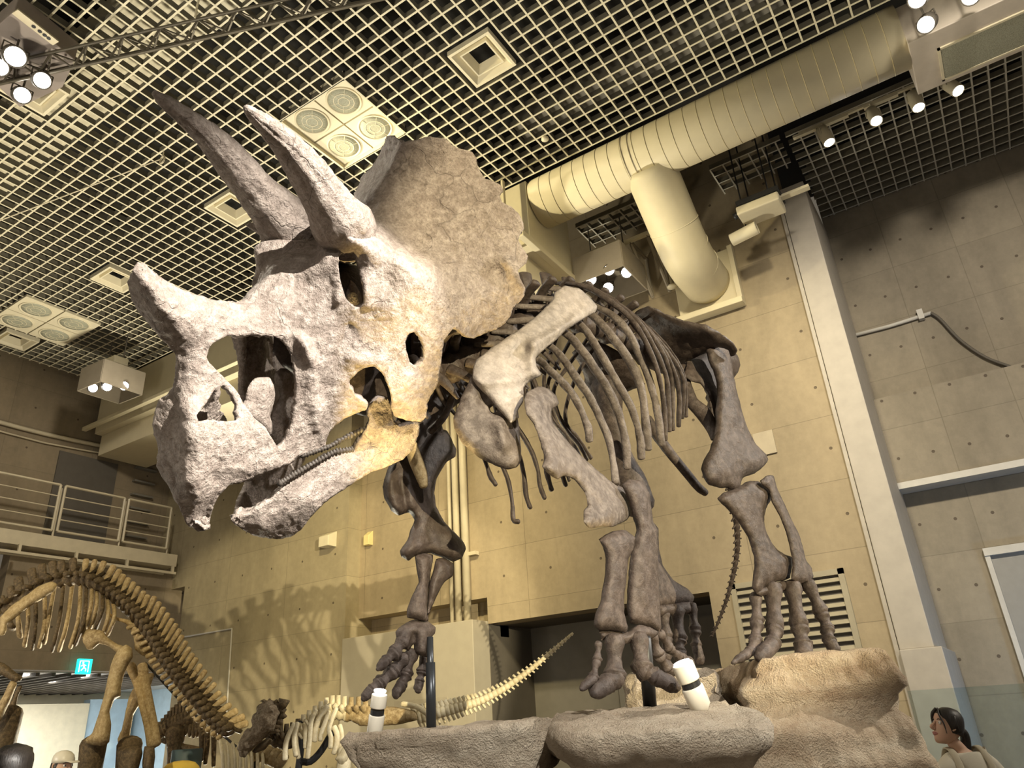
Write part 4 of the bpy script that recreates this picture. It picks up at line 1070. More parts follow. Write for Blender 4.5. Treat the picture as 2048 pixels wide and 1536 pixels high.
# ---- near foreleg
inflate('humerus', Z8([(66, 95), (84, 52), (130, 30), (180, 40), (218, 72), (228, 110), (200, 135), (190, 160), (200, 195), (235, 245), (290, 310), (350, 368), (420, 432), (470, 472), (540, 508), (562, 545), (572, 600), (545, 652), (480, 684), (420, 682), (370, 690), (342, 660), (345, 610), (362, 585), (345, 520), (300, 465), (250, 448), (222, 462), (172, 432), (150, 402), (160, 365), (146, 320), (140, 285), (112, 210), (76, 160)]),
        [(1075, 790, .52), (1150, 920, .53), (1225, 1020, .50)], .085, M['bone_half_lit'], tric, 'B', 5.0, ((1100, 850, 1180, 940, 8, .02), (1100, 890, 1110, 945, 8, .035), (1230, 1015, 14, .03), (1200, 1020, 9, -.03), (1085, 785, 12, .02)), (), .004)
inflate('ulna', Z8([(522, 492), (555, 463), (610, 470), (648, 525), (660, 590), (668, 660), (688, 700), (692, 760), (690, 850), (694, 960), (702, 1080), (706, 1172), (650, 1152), (560, 1132), (545, 1060), (552, 900), (562, 800), (590, 700), (574, 650), (562, 590), (540, 530)]),
        [(1265, 980, .50), (1300, 1150, .46)], .075, M['bone'], tric, 'B', 5.0, ((1285, 1020, 1290, 1200, 6, .012),), (), .004)
inflate('radius', Z8([(412, 742), (440, 720), (475, 702), (540, 700), (584, 735), (580, 775), (552, 835), (545, 900), (535, 1000), (530, 1080), (550, 1150), (540, 1176), (480, 1166), (420, 1168), (392, 1140), (396, 1090), (422, 1020), (440, 920), (446, 830), (430, 775)]),
        [(1230, 1100, .50)], .075, M['bone'], tric, 'B', 5.0, (), (), .004)
ff = inflate('fore_foot', Z8([(412, 1160), (440, 1166), (500, 1170), (550, 1172), (600, 1140), (650, 1150), (690, 1175), (670, 1200), (640, 1212), (600, 1205), (560, 1222), (530, 1235), (470, 1205), (425, 1215)]), [(1250, 1270, .48)], .05, M['bone'], tric, 'B', 4.5, (), (), .006)
for ch, ws in ((Z8([(415, 1225, .56), (405, 1310, .57), (385, 1390, .58), (330, 1440, .60)]), (9, 10, 11, 6)), (Z8([(485, 1200, .52), (488, 1390, .54), (450, 1415, .57), (385, 1462, .6)]), (20, 22, 20, 11)),
               (Z8([(600, 1195, .50), (615, 1350, .53), (680, 1382, .56), (775, 1430, .6)]), (20, 22, 18, 14)), (Z8([(660, 1180, .42), (690, 1280, .40), (735, 1340, .38), (770, 1360, .37)]), (12, 13, 13, 10)),
               (Z8([(698, 1180, .38), (740, 1250, .34), (790, 1290, .31), (848, 1320, .29)]), (10, 10, 11, 8))):
    toe(ff, ch, M['bone'], 'B', ws)

# ---- far foreleg
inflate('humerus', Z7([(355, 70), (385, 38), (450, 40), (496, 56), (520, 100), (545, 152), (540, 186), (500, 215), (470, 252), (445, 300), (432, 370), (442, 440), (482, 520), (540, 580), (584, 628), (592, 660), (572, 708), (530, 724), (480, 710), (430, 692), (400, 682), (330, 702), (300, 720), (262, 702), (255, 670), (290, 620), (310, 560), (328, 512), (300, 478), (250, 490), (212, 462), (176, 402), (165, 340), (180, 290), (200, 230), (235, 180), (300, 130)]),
        [(870, 870, -.48), (860, 1080, -.46)], .075, M['bone_shaded'], tric, 'B', 5.0, ((780, 960, 790, 1020, 11, .03), (815, 950, 825, 1010, 8, .03), (803, 960, 812, 1020, 4, -.04), (900, 1070, 915, 1110, 10, .03), (825, 1095, 12, .03)), (), .004)
inflate('ulna', Z7([(440, 712), (480, 706), (530, 735), (526, 800), (482, 830), (446, 900), (412, 980), (396, 1000), (405, 840), (425, 775)]), [(880, 1160, -.42)], .05, M['bone_shaded'], tric, 'B', 5.0)
inflate('radius', Z7([(334, 695), (380, 680), (426, 690), (418, 750), (404, 850), (400, 950), (400, 1030), (345, 1022), (292, 1012), (290, 970), (312, 910), (350, 830), (340, 760)]), [(840, 1170, -.44)], .06, M['bone'], tric, 'B', 5.0)
ff2 = inflate('fore_foot', Z7([(300, 1030), (345, 1022), (400, 1032), (438, 1060), (436, 1092), (415, 1120), (410, 1180), (395, 1215), (330, 1200), (325, 1150), (300, 1180), (240, 1160), (235, 1085), (268, 1050)]), [(825, 1270, -.47)], .055, M['bone'], tric, 'B', 4.5, ((845, 1265, 845, 1310, 9, .03), (828, 1270, 826, 1300, 4, -.05)), (), .005)
for ch, ws in ((Z7([(270, 1130, -.45), (225, 1195, -.44), (180, 1235, -.43), (140, 1278, -.42)]), (15, 15, 12, 5)), (Z7([(275, 1215, -.48), (215, 1290, -.48), (150, 1350, -.48), (105, 1385, -.48), (68, 1430, -.48)]), (16, 17, 15, 12, 8)),
               (Z7([(320, 1190, -.49), (285, 1305, -.49), (262, 1360, -.48), (232, 1412, -.47)]), (14, 15, 12, 9)), (Z7([(375, 1210, -.52), (368, 1290, -.52), (356, 1340, -.52), (348, 1388, -.52)]), (9, 11, 10, 8))):
    toe(ff2, ch, M['bone'], 'B', ws)
limb('sternal_rod', Z7([(310, 130, -.30, 13), (330, 190, -.30, 14), (360, 270, -.30, 13), (378, 335, -.30, 9)]), M['hadro'], tric, 'B')
limb('clavicle_strut', [(905, 790, -.1, 8), (890, 830, -.16, 7), (862, 862, -.24, 9)], M['bone_shaded'], tric, 'B')

# ---- pelvis and hind legs
inflate('ilium', Z6([(118, 142), (200, 110), (320, 166), (450, 216), (600, 246), (700, 296), (790, 368), (822, 420), (806, 455), (772, 462), (755, 420), (690, 400), (600, 440), (500, 480), (420, 530), (360, 560), (290, 470), (200, 400), (120, 300), (60, 220)]),
        [(1275, 615, .30), (1470, 705, .56), (1350, 735, .16), (1290, 680, .12)], .03, M['bone_shaded'], tric, 'B', 6.0, ((1320, 680, 12, .03), (1420, 660, 14, .03)), (), .006)
il_ = [o for o in tric.children if o.name.startswith('ilium')][0]; mirror_part(il_, 'ilium', tric)
limb('pubis', Z6([(400, 560, .2, 22), (440, 660, .24, 17), (500, 780, .28, 13), (580, 860, .32, 15), (640, 960, .36, 12), (655, 1040, .38, 7)]), M['bone'], tric, 'B', 12, 4, .5)
limb('ischium', Z6([(190, 900, .05, 10), (250, 1000, .05, 11), (350, 1140, .05, 10), (450, 1260, .06, 9), (540, 1370, .06, 9), (596, 1415, .06, 7)]), M['bone'], tric, 'B')
inflate('femoral_head', Z6([(470, 480), (545, 462), (605, 440), (650, 500), (690, 640), (700, 800), (690, 960), (660, 900), (640, 800), (610, 720), (560, 655), (500, 640), (446, 600), (460, 530)]), [(1400, 730, .28), (1435, 830, .38)], .05, M['bone'], tric, 'B', 5.5)
inflate('femur', Z6([(606, 372), (640, 346), (720, 340), (756, 360), (762, 400), (776, 470), (790, 580), (810, 680), (832, 770), (862, 880), (902, 985), (952, 1082), (1020, 1140), (1036, 1182), (1010, 1222), (940, 1282), (860, 1310), (842, 1350), (830, 1388), (780, 1396), (740, 1380), (690, 1382), (620, 1362), (582, 1312), (566, 1250), (582, 1190), (622, 1120), (652, 1040), (668, 950), (668, 850), (676, 760), (676, 650), (650, 560), (612, 490), (600, 425)]),
        [(1440, 690, .44), (1470, 950, .46)], .095, M['bone'], tric, 'B', 5.0, ((1440, 700, 1480, 850, 5, .015), (1450, 935, 16, .03), (1510, 925, 14, .03), (1480, 930, 8, -.02), (1470, 860, 9, -.02)), (), .004)
inflate('tibia', Z9([(202, 280), (240, 240), (340, 202), (440, 146), (520, 165), (596, 215), (612, 262), (582, 310), (552, 370), (540, 450), (562, 540), (622, 640), (690, 690), (742, 715), (745, 790), (735, 865), (640, 890), (560, 920), (530, 960), (490, 985), (455, 930), (470, 800), (464, 700), (430, 580), (370, 480), (300, 390), (232, 322)]),
        [(1490, 990, .46), (1540, 1170, .46)], .085, M['bone'], tric, 'B', 5.0, ((1540, 1080, 1580, 1130, 7, .03), (1500, 975, 1540, 985, 9, .02)), (), .005)
inflate('fibula', Z9([(512, 152), (560, 112), (610, 116), (632, 190), (682, 300), (742, 430), (802, 560), (850, 730), (892, 790), (902, 850), (880, 885), (800, 905), (742, 870), (746, 760), (730, 640), (700, 520), (650, 400), (600, 310), (575, 220), (530, 185)]),
        [(1545, 980, .52), (1610, 1150, .52)], .05, M['bone'], tric, 'B', 5.0)
hf = inflate('hind_foot', Z9([(470, 960), (530, 935), (640, 890), (740, 880), (800, 905), (880, 885), (905, 910), (880, 950), (800, 960), (740, 950), (660, 960), (600, 985), (520, 1000)]), [(1570, 1170, .46)], .05, M['bone'], tric, 'B', 4.5)
for ch, ws in ((Z9([(480, 985, .42), (492, 1190, .44), (480, 1330, .46), (430, 1410, .48), (312, 1488, .50)]), (13, 14, 13, 10, 5)), (Z9([(600, 925, .46), (625, 1240, .50), (600, 1350, .52), (505, 1450, .55)]), (20, 18, 17, 12)),
               (Z9([(745, 905, .48), (800, 1225, .52), (830, 1360, .54), (838, 1450, .56)]), (19, 19, 19, 17)), (Z9([(860, 895, .50), (965, 1125, .53), (1005, 1240, .55), (1020, 1330, .57), (1065, 1415, .59)]), (15, 15, 15, 14, 12))):
    toe(hf, ch, M['bone'], 'B', ws)
# far hind leg
limb('femur', [(1215, 770, -.36, 34), (1222, 830, -.38, 24), (1238, 900, -.40, 22), (1262, 970, -.40, 34), (1275, 1010, -.40, 36)], M['bone'], tric, 'B', 14, 4, .9, .006)
inflate('tibia', Z8([(640, 640), (690, 690), (694, 780), (712, 860), (760, 930), (830, 975), (856, 1010), (848, 1035), (780, 1050), (700, 1062), (650, 1040), (640, 900), (620, 760)]), [(1320, 1130, -.38)], .07, M['bone'], tric, 'B', 5.0)
hf2 = inflate('hind_foot', Z8([(690, 1050), (760, 1040), (840, 1030), (870, 1060), (850, 1090), (780, 1090), (700, 1100)]), [(1350, 1215, -.36)], .05, M['bone'], tric, 'B', 4.5)
for ch, ws in ((Z8([(775, 1060, -.36), (790, 1215, -.34), (790, 1265, -.33), (800, 1320, -.32)]), (16, 15, 13, 11)), (Z8([(845, 1045, -.36), (862, 1170, -.34), (868, 1240, -.33), (885, 1312, -.32)]), (11, 12, 11, 11)), (Z8([(715, 1080, -.38), (730, 1200, -.37), (735, 1300, -.36)]), (12, 12, 9))):
    toe(hf2, ch, M['bone'], 'B', ws)

# ================================================================== rocks
def rock_mat(name, dark, mid, light):
    t = NT(name, .9, 0, .2); v = t.obj()
    st = t.n('ShaderNodeMapping', {'Vector': v, 'Scale': (1, 1, 3.2)}).outputs[0]
    n1 = t.noise(st, 2.2, 5, .6, .6); n2 = t.noise(v, 30, 6, .7); n3 = t.noise(v, 120, 3)
    b = t.ramp(n1, [(.32, dark), (.5, mid), (.72, light)]); b = t.mix(.3, b, t.ramp(n2, [(.35, dark), (.7, light)]))
    t.color(b); t.bump(t.math('ADD', t.math('MULTIPLY', n2, 1.0), t.math('MULTIPLY', n3, .5)), 1.0, .035); return t.m


M['rock'] = rock_mat('sand_rock', (.34, .265, .19), (.52, .43, .325), (.68, .60, .48))
M['rock2'] = rock_mat('ochre_rock', (.33, .225, .14), (.50, .385, .26), (.64, .54, .40))


def rock(label, u0, u1, f0, f1, ztop, zbot, mat, seed, prof=None, rnd=.09, skew=0.0, tilt=0.0):
    """a rough ledge: u along the viewer's right, f away from the viewer, with a worn profile"""
    rnd_ = random.Random(seed); planes = []
    for _ in range(26):
        n_ = np.array([rnd_.uniform(-1, 1), rnd_.uniform(-1, 1), rnd_.uniform(-.8, .45)]); n_ /= np.linalg.norm(n_); planes.append(n_)
    bm = bmesh.new(); bmesh.ops.create_cube(bm, size=2.0); bmesh.ops.subdivide_edges(bm, edges=bm.edges, cuts=54, use_grid_fill=True)
    hx, hy, hz = (u1-u0)/2, (f1-f0)/2, (ztop-zbot)/2; c = np.array([(u0+u1)/2, (f0+f1)/2, (ztop+zbot)/2])
    for v in bm.verts:
        p = np.array(v.co)*np.array([hx, hy, hz]); r = rnd; q = np.clip(p, [-(hx-r), -(hy-r), -(hz-r)], [hx-r, hy-r, hz-r]); dv = p-q; L_ = np.linalg.norm(dv)
        if L_ > 1e-6: p = q+dv/L_*r
        n = dv/L_ if L_ > 1e-6 else np.zeros(3)
        for pn in planes:                                    # broken-off facets
            lim = (abs(pn[0])*hx+abs(pn[1])*hy+abs(pn[2])*hz)*.90; e_ = p @ pn-lim
            if e_ > 0: p = p-pn*min(e_, .16)
        z = p[2]+c[2]; k = np.interp(z, [a for a, _ in prof], [b for _, b in prof]) if prof else 0
        hmask = 1-abs(n[2]); p[0] += np.sign(p[0])*k*min(1, abs(p[0])/hx)*hmask; p[1] += np.sign(p[1])*k*min(1, abs(p[1])/hy)*hmask
        w = p+c; s = Vector((w[0]*1.5+seed, w[1]*1.5, w[2]*4.5)); h = noise.fractal(s, .9, 2.0, 4); st = noise.noise(Vector((w[0]*.5+seed, w[1]*.5, w[2]*7.0)))
        h2 = noise.fractal(Vector((w[0]*9, w[1]*9+seed, w[2]*9)), 1, 2, 3); s2 = Vector((w[0]*3.2, w[1]*3.2+seed, 1.7*seed)); rid = 1-abs(noise.noise(s2))
        top = n[2] > .8
        amp = (.034*h+.075*math.copysign(abs(st)**.65, st)*hmask+.026*h2+.010*noise.noise(Vector((w[0]*24, w[1]*24, w[2]*24)))) if not top else .014*h2+.018*h
        p = p+n*amp
        w = p+c; w[2] += tilt*(w[0]-c[0]); u = w[0]+skew*(w[1]-f0)
        x = RH*u+GH*w[1]; v.co = (x[0], x[1], w[2])
    me = bpy.data.meshes.new('rock_ledge'); bm.to_mesh(me); bm.free(); me.polygons.foreach_set('use_smooth', [True]*len(me.polygons))
    return tag(link('rock_ledge', me, mat), label, 'rock', 'sandy rock ledges under the skeleton')


R0 = CZ
rock('sandy rock ledge at the lower left carrying the black post', -.76, .09, 3.20, 4.3, R0+.0, 0, M['rock'], 1.3, [(0, -.10), (R0-.32, -.12), (R0-.20, -.06), (R0-.10, .02), (R0, 0)], .03)
rock('sandy rock ledge at the bottom centre under the near forefoot', .10, .88, 3.06, 4.0, R0+.025, 0, M['rock'], 4.7, [(0, -.12), (R0-.30, -.12), (R0-.20, -.03), (R0-.08, .025), (R0, 0)], .03)
rock('tall banded rock at the lower right under the near hind foot', 1.04, 1.84, 3.95, 5.4, R0+.23, 0, M['rock2'], 8.1, [(0, .05), (R0-.35, .05), (R0-.12, .04), (R0+.0, -.07), (R0+.09, .01), (R0+.3, .0)], .07, .12)
rock('pale rock block behind the round rock spotlight', .50, 1.02, 4.25, 5.5, R0+.20, 0, M['rock'], 12.4, [(0, 0), (R0, -.02), (R0+.1, .02)], .06, .08)
# black steel posts
p = PD(862, 1420, 3.9)
e = empty('support_post', (p[0], p[1], R0), 'black steel post standing on the left rock under the raised forefoot', 'post', 'black steel support posts')
MB().rod((p[0], p[1], R0+.0), (p[0], p[1], PD(862, 1325, 3.9)[2]), .024, 16).build('sleeve', M['steel'], e, True)
MB().rod((p[0], p[1], R0+.2), tuple(PD(860, 1275, 3.95)), .017, 14).build('inner_tube', M['steel'], e, True)
p = PD(1297, 1390, 3.75)
tag(MB().rod((p[0], p[1], R0+.02), tuple(PD(1288, 1275, 3.6)), .032, 14).build('support_post', M['black'], None, True), 'short black post under the near forefoot on the centre rock', 'post', 'black steel support posts')


# floor spotlights on the rocks
def rock_spot(u, v, D, aim, label, base_z, pw, col, r=.055, ang=60):
    p = PD(u, v, D); d = np.asarray(aim, float)-p; d /= np.linalg.norm(d)
    e = empty('rock_spotlight', (p[0], p[1], base_z), label, 'spotlight', 'white round spotlights on the rocks')
    k_ = r/.058
    MB().lathe(p-d*.03*k_, d, [(0*k_, r*.98), (.005*k_, r), (.085*k_, r), (.09*k_, r*.96), (.09*k_, r*.8), (.08*k_, r*.78)], 24).build('lamp_head', M['lightwhite'], e, True)
    MB().lathe(p-d*.05, d, [(0, r*.86), (.022, r*.86)], 20).build('cooling_gap', M['black'], e)
    MB().lathe(p-d*.14, d, [(-.03, r*.35), (-.005, r*.7), (.01, r*.98), (.085, r), (.09, r*.95)], 24).build('lamp_foot', M['lightwhite'], e, True)
    MB().lathe(p+d*.05, d, [(0, r*.77), (.006, r*.77)], 20).build('lens', M['lens_soft'], e)
    q = p-d*.16; MB().rod(q, (q[0], q[1], base_z-.02), .016, 8).build('stake', M['lightwhite'], e)
    lamp('rock_spot_light', 'SPOT', p+d*.075, pw, col, p+d*3, .03, ang, .5)


M['lightwhite'] = plain('white_lamp_paint', (.70, .66, .56), .35)
rock_spot(757, 1406, 3.62, s2w(SK(835, 800, .42)), 'upright white spotlight glowing on the left rock', R0, 300, YEL, .036, 38)
rock_spot(1374, 1350, 3.36, PD(1150, 820, 3.1), 'tilted white spotlight with black gap on the centre rock', R0+.02, 30, YEL, .047, 46)
lamp('pelvis_spot', 'SPOT', PD(1420, 1380, 4.45), 190, YEL, PD(1330, 730, 4.7), .03, 60, .5)

# ================================================================== OCHRE DUCK-BILLED SKELETON (left)
ZA = zt(0, 1080, 3.369)
HD = 8.0
had = empty('hadrosaur_skeleton', tuple(PD(240, 1530, HD)*np.array([1, 1, 0])+np.array([0, 0, .02])), 'tall ochre skeleton with arched back and long spined tail behind the left rock', 'dinosaur skeleton')


def hp(u, v, D=HD): return PD(u, v, D)


tops = [(20, 380), (70, 320), (120, 260), (210, 200), (280, 170), (350, 150), (410, 145), (490, 130), (580, 135), (640, 140), (700, 150), (765, 178), (805, 205), (830, 238), (865, 262), (900, 290), (932, 320), (968, 352), (996, 378), (1040, 388), (1072, 425), (1102, 460), (1132, 500), (1160, 538), (1186, 572), (1210, 608), (1226, 650), (1252, 690), (1275, 732), (1298, 772), (1322, 802), (1350, 845), (1382, 885), (1416, 932), (1446, 972), (1478, 1030), (1516, 1066), (1548, 1112), (1592, 1152), (1640, 1192), (1662, 1236)]
bots = [(30, 470), (80, 440), (150, 390), (230, 350), (300, 310), (370, 285), (430, 270), (500, 262), (560, 262), (600, 268), (640, 285), (690, 310), (730, 335), (770, 365), (805, 395), (840, 420), (870, 450), (900, 480), (935, 510), (965, 545), (995, 580), (1020, 620), (1045, 655), (1065, 695), (1085, 735), (1105, 770), (1130, 805), (1155, 840), (1180, 875), (1205, 910), (1230, 945), (1258, 980), (1285, 1015), (1312, 1050), (1340, 1085), (1368, 1120), (1398, 1155), (1430, 1190), (1465, 1222), (1500, 1250), (1535, 1275)]
for i, (a, b) in enumerate(zip(ZA(tops), ZA(bots))):
    D = HD-.012*i; lit = 8 <= i  # front spines coloured dark as shade, the others coloured as lit
    A = PD(*a, D); Bp = PD(*b, D); d = A-Bp; L_ = np.linalg.norm(d); d /= L_
    nx = ZA(bots)[min(i+1, len(bots)-1)]; pv = ZA(bots)[max(i-1, 0)]; t = PD(*nx, D)-PD(*pv, D); sp_ = np.linalg.norm(t)/2; t /= np.linalg.norm(t); t -= d*(t @ d); t /= np.linalg.norm(t)
    w = min(.085, sp_*.43) if i < 38 else .035
    v_ = MB(); v_.loft([Bp-t*sp_*.4, Bp, Bp+t*sp_*.4], [.075, .058, .075], 8, 2)
    side = np.cross(t, d)
    for sg_ in (-1, 1): v_.loft([Bp+d*.04, Bp+d*.03+side*sg_*.16], [.035, .03], 6, 1); v_.loft([Bp+d*.05, Bp+d*.12+t*.06], [.03, .02], 6, 1)
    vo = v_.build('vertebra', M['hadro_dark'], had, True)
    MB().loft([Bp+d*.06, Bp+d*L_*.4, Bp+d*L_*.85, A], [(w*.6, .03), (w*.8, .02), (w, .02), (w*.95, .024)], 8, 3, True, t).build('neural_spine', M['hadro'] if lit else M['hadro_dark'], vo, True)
# chevrons along the under side of the tail
for i in range(22):
    b = ZA(bots)[19+i]; D = HD-.012*(19+i); nx = ZA(bots)[min(20+i, 40)]
    p = PD(*b, D); q = PD(b[0]-30+i*.5, b[1]+14+i*.2, D)
    MB().loft([p, (p+q)/2, q], [.03, .022, .026], 6, 2).build('chevron', M['hadro'], had, True)
m = MB(); m.loft([PD(*q, HD) for q in ZA([(980, 830), (1100, 960), (1220, 1090), (1340, 1200), (1480, 1300), (1590, 1390)])], [.012]*6, 6, 3); m.build('tail_rod', M['black'], had)
# ribs
for i, (p0, p1, p2) in enumerate([((60, 440), (70, 560), (90, 600)), ((110, 420), (120, 520), (135, 650)), ((180, 380), (190, 540), (165, 710)), ((240, 350), (240, 560), (215, 730)), ((300, 330), (300, 560), (265, 715)), ((370, 300), (330, 520), (300, 690)), ((430, 290), (400, 540), (350, 745)), ((490, 280), (450, 560), (400, 740)),
                                  ((545, 275), (530, 520), (475, 720)), ((585, 285), (570, 520), (510, 700)), ((620, 300), (610, 460), (560, 640)), ((650, 320), (650, 450), (610, 590)), ((690, 340), (690, 470), (650, 590)), ((720, 360), (730, 500), (700, 620)), ((760, 390), (770, 520), (730, 630))]):
    q = ZA([p0, p1, p2]); D = HD-.15
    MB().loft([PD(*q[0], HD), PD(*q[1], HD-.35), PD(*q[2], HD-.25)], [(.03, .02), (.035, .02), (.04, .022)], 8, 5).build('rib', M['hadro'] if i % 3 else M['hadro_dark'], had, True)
ZB = lambda L: ZA(L)
inflate('scapula', ZB([(0, 560), (0, 520), (80, 440), (180, 370), (260, 310), (340, 280), (385, 295), (370, 340), (280, 400), (190, 455), (110, 520), (50, 570), (45, 610), (30, 640), (-10, 640)]), [(50, 1230, HD-.6)], .05, M['hadro'], had, 'D', 4)
inflate('pubis', ZB([(575, 605), (630, 600), (690, 612), (730, 660), (790, 700), (850, 720), (890, 760), (860, 800), (790, 760), (730, 715), (670, 700), (625, 735), (585, 735), (560, 690), (558, 640)]), [(200, 1275, HD-.3)], .05, M['hadro'], had, 'D', 4)
inflate('ilium', ZB([(710, 480), (790, 520), (880, 540), (940, 580), (950, 640), (1000, 700), (1060, 760), (1030, 800), (960, 780), (910, 740), (900, 660), (880, 610), (840, 560), (770, 540), (720, 510)]), [(260, 1270, HD-.2)], .05, M['hadro'], had, 'D', 4)
inflate('femur', ZB([(800, 730), (850, 705), (890, 730), (895, 790), (860, 850), (830, 930), (815, 1000), (812, 1050), (770, 1080), (740, 1160), (750, 1230), (745, 1300), (735, 1360), (690, 1390), (640, 1385), (590, 1370), (575, 1345), (620, 1300), (650, 1220), (690, 1090), (720, 960), (745, 850), (770, 780)]), [(230, 1400, HD-.35)], .09, M['hadro'], had, 'D', 4)
inflate('femur', ZB([(890, 1010), (950, 960), (1000, 900), (1040, 900), (1010, 1000), (960, 1080), (900, 1180), (880, 1280), (870, 1370), (800, 1380), (790, 1340), (820, 1280), (840, 1180), (860, 1090)]), [(275, 1420, HD+.35)], .08, M['hadro'], had, 'D', 4)
for p in ([(560, 1480), (570, 1440), (620, 1415), (690, 1430), (690, 1500), (670, 1600), (570, 1600)], [(790, 1400), (880, 1385), (950, 1390), (960, 1440), (930, 1560), (920, 1640), (820, 1640), (790, 1500)], [(975, 1390), (1040, 1400), (1045, 1460), (1020, 1640), (960, 1640), (960, 1480)]):
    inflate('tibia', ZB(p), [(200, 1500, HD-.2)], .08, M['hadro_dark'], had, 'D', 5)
for a in ([(880, 850), (930, 960), (970, 1120), (1000, 1260), (1025, 1385)], [(960, 850), (975, 960), (1000, 1080), (1035, 1240), (1050, 1370)]):
    MB().loft([PD(*q, HD-.1) for q in ZB(a)], [.05, .05, .045, .04, .05], 10, 4).build('ischium', M['hadro'], had, True)
inflate('fore_leg', ZB([(70, 950), (115, 965), (90, 1040), (50, 1130), (10, 1210), (-40, 1260), (-40, 1150), (20, 1050)]), [(10, 1400, HD-.7)], .07, M['hadro'], had, 'D', 4)
inflate('fore_leg', ZB([(120, 985), (150, 985), (120, 1060), (105, 1180), (100, 1300), (85, 1400), (10, 1440), (0, 1400), (30, 1260), (60, 1120)]), [(20, 1430, HD-.4)], .07, M['hadro_dark'], had, 'D', 4)
inflate('humerus', ZB([(-30, 820), (30, 830), (90, 880), (150, 920), (140, 950), (100, 960), (30, 920), (-30, 900)]), [(20, 1340, HD-.5)], .07, M['hadro_dark'], had, 'D', 4)

# lower legs and feet of the ochre skeleton down to the floor
for (u, v, dD), tgt in (((185, 1500, -.2), 'hind'), ((258, 1500, .2), 'hind'), ((15, 1440, -.5), 'fore')):
    a = PD(u, v, HD+dD); x, y = a[0], a[1]
    lg = MB().loft([(x, y, a[2]+.05), (x+.03, y, a[2]*.62), (x, y, .42), (x, y, .20)], [.12, .08, .07, .10], 12, 4).build('lower_leg', M['hadro_dark'], had, True)
    for k in (-1, 0, 1):
        d_ = -RH*.8-GH*.5+np.array([-RH[1], RH[0], 0])*k*.5
        MB().loft([(x, y, .20), (x+d_[0]*.14, y+d_[1]*.14, .11), (x+d_[0]*.30, y+d_[1]*.30, .035)], [.05, .045, .03], 8, 3).build('toe', M['hadro_dark'], lg, True)

# dark small skeleton seen between the hadrosaur's hind legs
ZC = zt(250, 1330, 7.447)
drk = empty('small_dark_skeleton', tuple(PD(350, 1470, 9.3)*np.array([1, 1, 0])+np.array([0, 0, 1.0])), 'small dark skeleton with upright back spines seen right of the ochre hind legs', 'dinosaur skeleton')
sp0 = ZC([(500, 1010), (600, 950), (700, 890), (800, 850), (900, 810), (1000, 770)])
for i in range(len(sp0)-1):
    for t in (0, .5):
        u = sp0[i][0]*(1-t)+sp0[i+1][0]*t; v = sp0[i][1]*(1-t)+sp0[i+1][1]*t; k = i*2+2*t
        vo = MB().loft([PD(u-5, v+3, 9.3), PD(u+5, v-3, 9.3)], [.10, .10], 8, 1).build('vertebra', M['hadro_dark'], drk, True)
        MB().loft([PD(u, v-8, 9.3), PD(u+1, v-22-3.2*min(k, 7), 9.3)], [(.04, .015), (.035, .012)], 6, 1).build('neural_spine', M['hadro_dark'], vo)
for i, (u, v) in enumerate(ZC([(900, 880), (960, 900), (1010, 920), (1060, 900), (1110, 880), (1160, 900)])):
    MB().loft([PD(u, v-6, 9.3), PD(u+1, v+12, 9.2), PD(u-1+i, v+22, 9.2)], [.03, .03, .015], 6, 3).build('rib', M['hadro_dark'], drk, True)
MB().loft([PD(*q, 9.2) for q in ZC([(560, 1120), (700, 1170), (850, 1210), (960, 1260), (1060, 1310)])], [.03, .03, .03, .05, .07], 8, 4).build('fore_limb', M['hadro_dark'], drk, True)
MB().loft([PD(*q, 9.2) for q in ZC([(760, 1010), (750, 1150), (740, 1300), (745, 1500)])], [.12, .10, .08, .09], 8, 4).build('hind_limb', M['hadro_dark'], drk, True)
a = ZC([(745, 1500)])[0]; a = PD(a[0], a[1], 9.2); MB().rod((a[0], a[1], 0), tuple(a), .03, 8).build('support_rod', M['black'], drk)
# thin dark rods hanging under the tail
for u0, u1, v1 in ((1145, 1140, 1420), (1225, 1195, 1465), (1325, 1318, 1500)):
    q = ZC([(u0, 1000), (u0, 1200), (u1, v1)])
    MB().loft([PD(*a, 9.1) for a in q], [.032, .028, .022], 6, 3).build('rib', M['hadro_dark'], drk, True)
# display pillar and yellow dome
p = PD(372, 1525, 9.0); pl = ZC([(845, 1290), (980, 1290), (1030, 1400), (1025, 1560), (840, 1560)])
d0 = empty('display_stand', (p[0], p[1], 0), 'dark teal round display pillar behind the ochre skeleton', 'display')
q = PD(375, 1500, 9.0)
MB().lathe((q[0], q[1], 0), (0, 0, 1), [(0, .16), (q[2]+.0, .16), (q[2]+.01, .15)], 20).build('pillar_body', plain('teal_dark', (.05, .085, .10), .5), d0, True)
q = PD(363, 1522, 8.6); r_ = .21
dm = empty('dome_display', (q[0], q[1], 0), 'yellow rounded dome rising at the bottom edge under the ochre tail', 'display')
MB().lathe((q[0], q[1], q[2]-.19), (0, 0, 1), [(0, r_), (.07, r_*.98), (.13, r_*.86), (.17, r_*.66), (.19, r_*.35), (.195, .01)], 24).build('dome', plain('yellow_dome', (.80, .58, .10), .45), dm, True)
MB().lathe((q[0], q[1], 0), (0, 0, 1), [(0, r_*.7), (q[2]-.19, r_*.7)], 20).build('stand', plain('dome_stand', (.45, .30, .12), .5), dm, True)

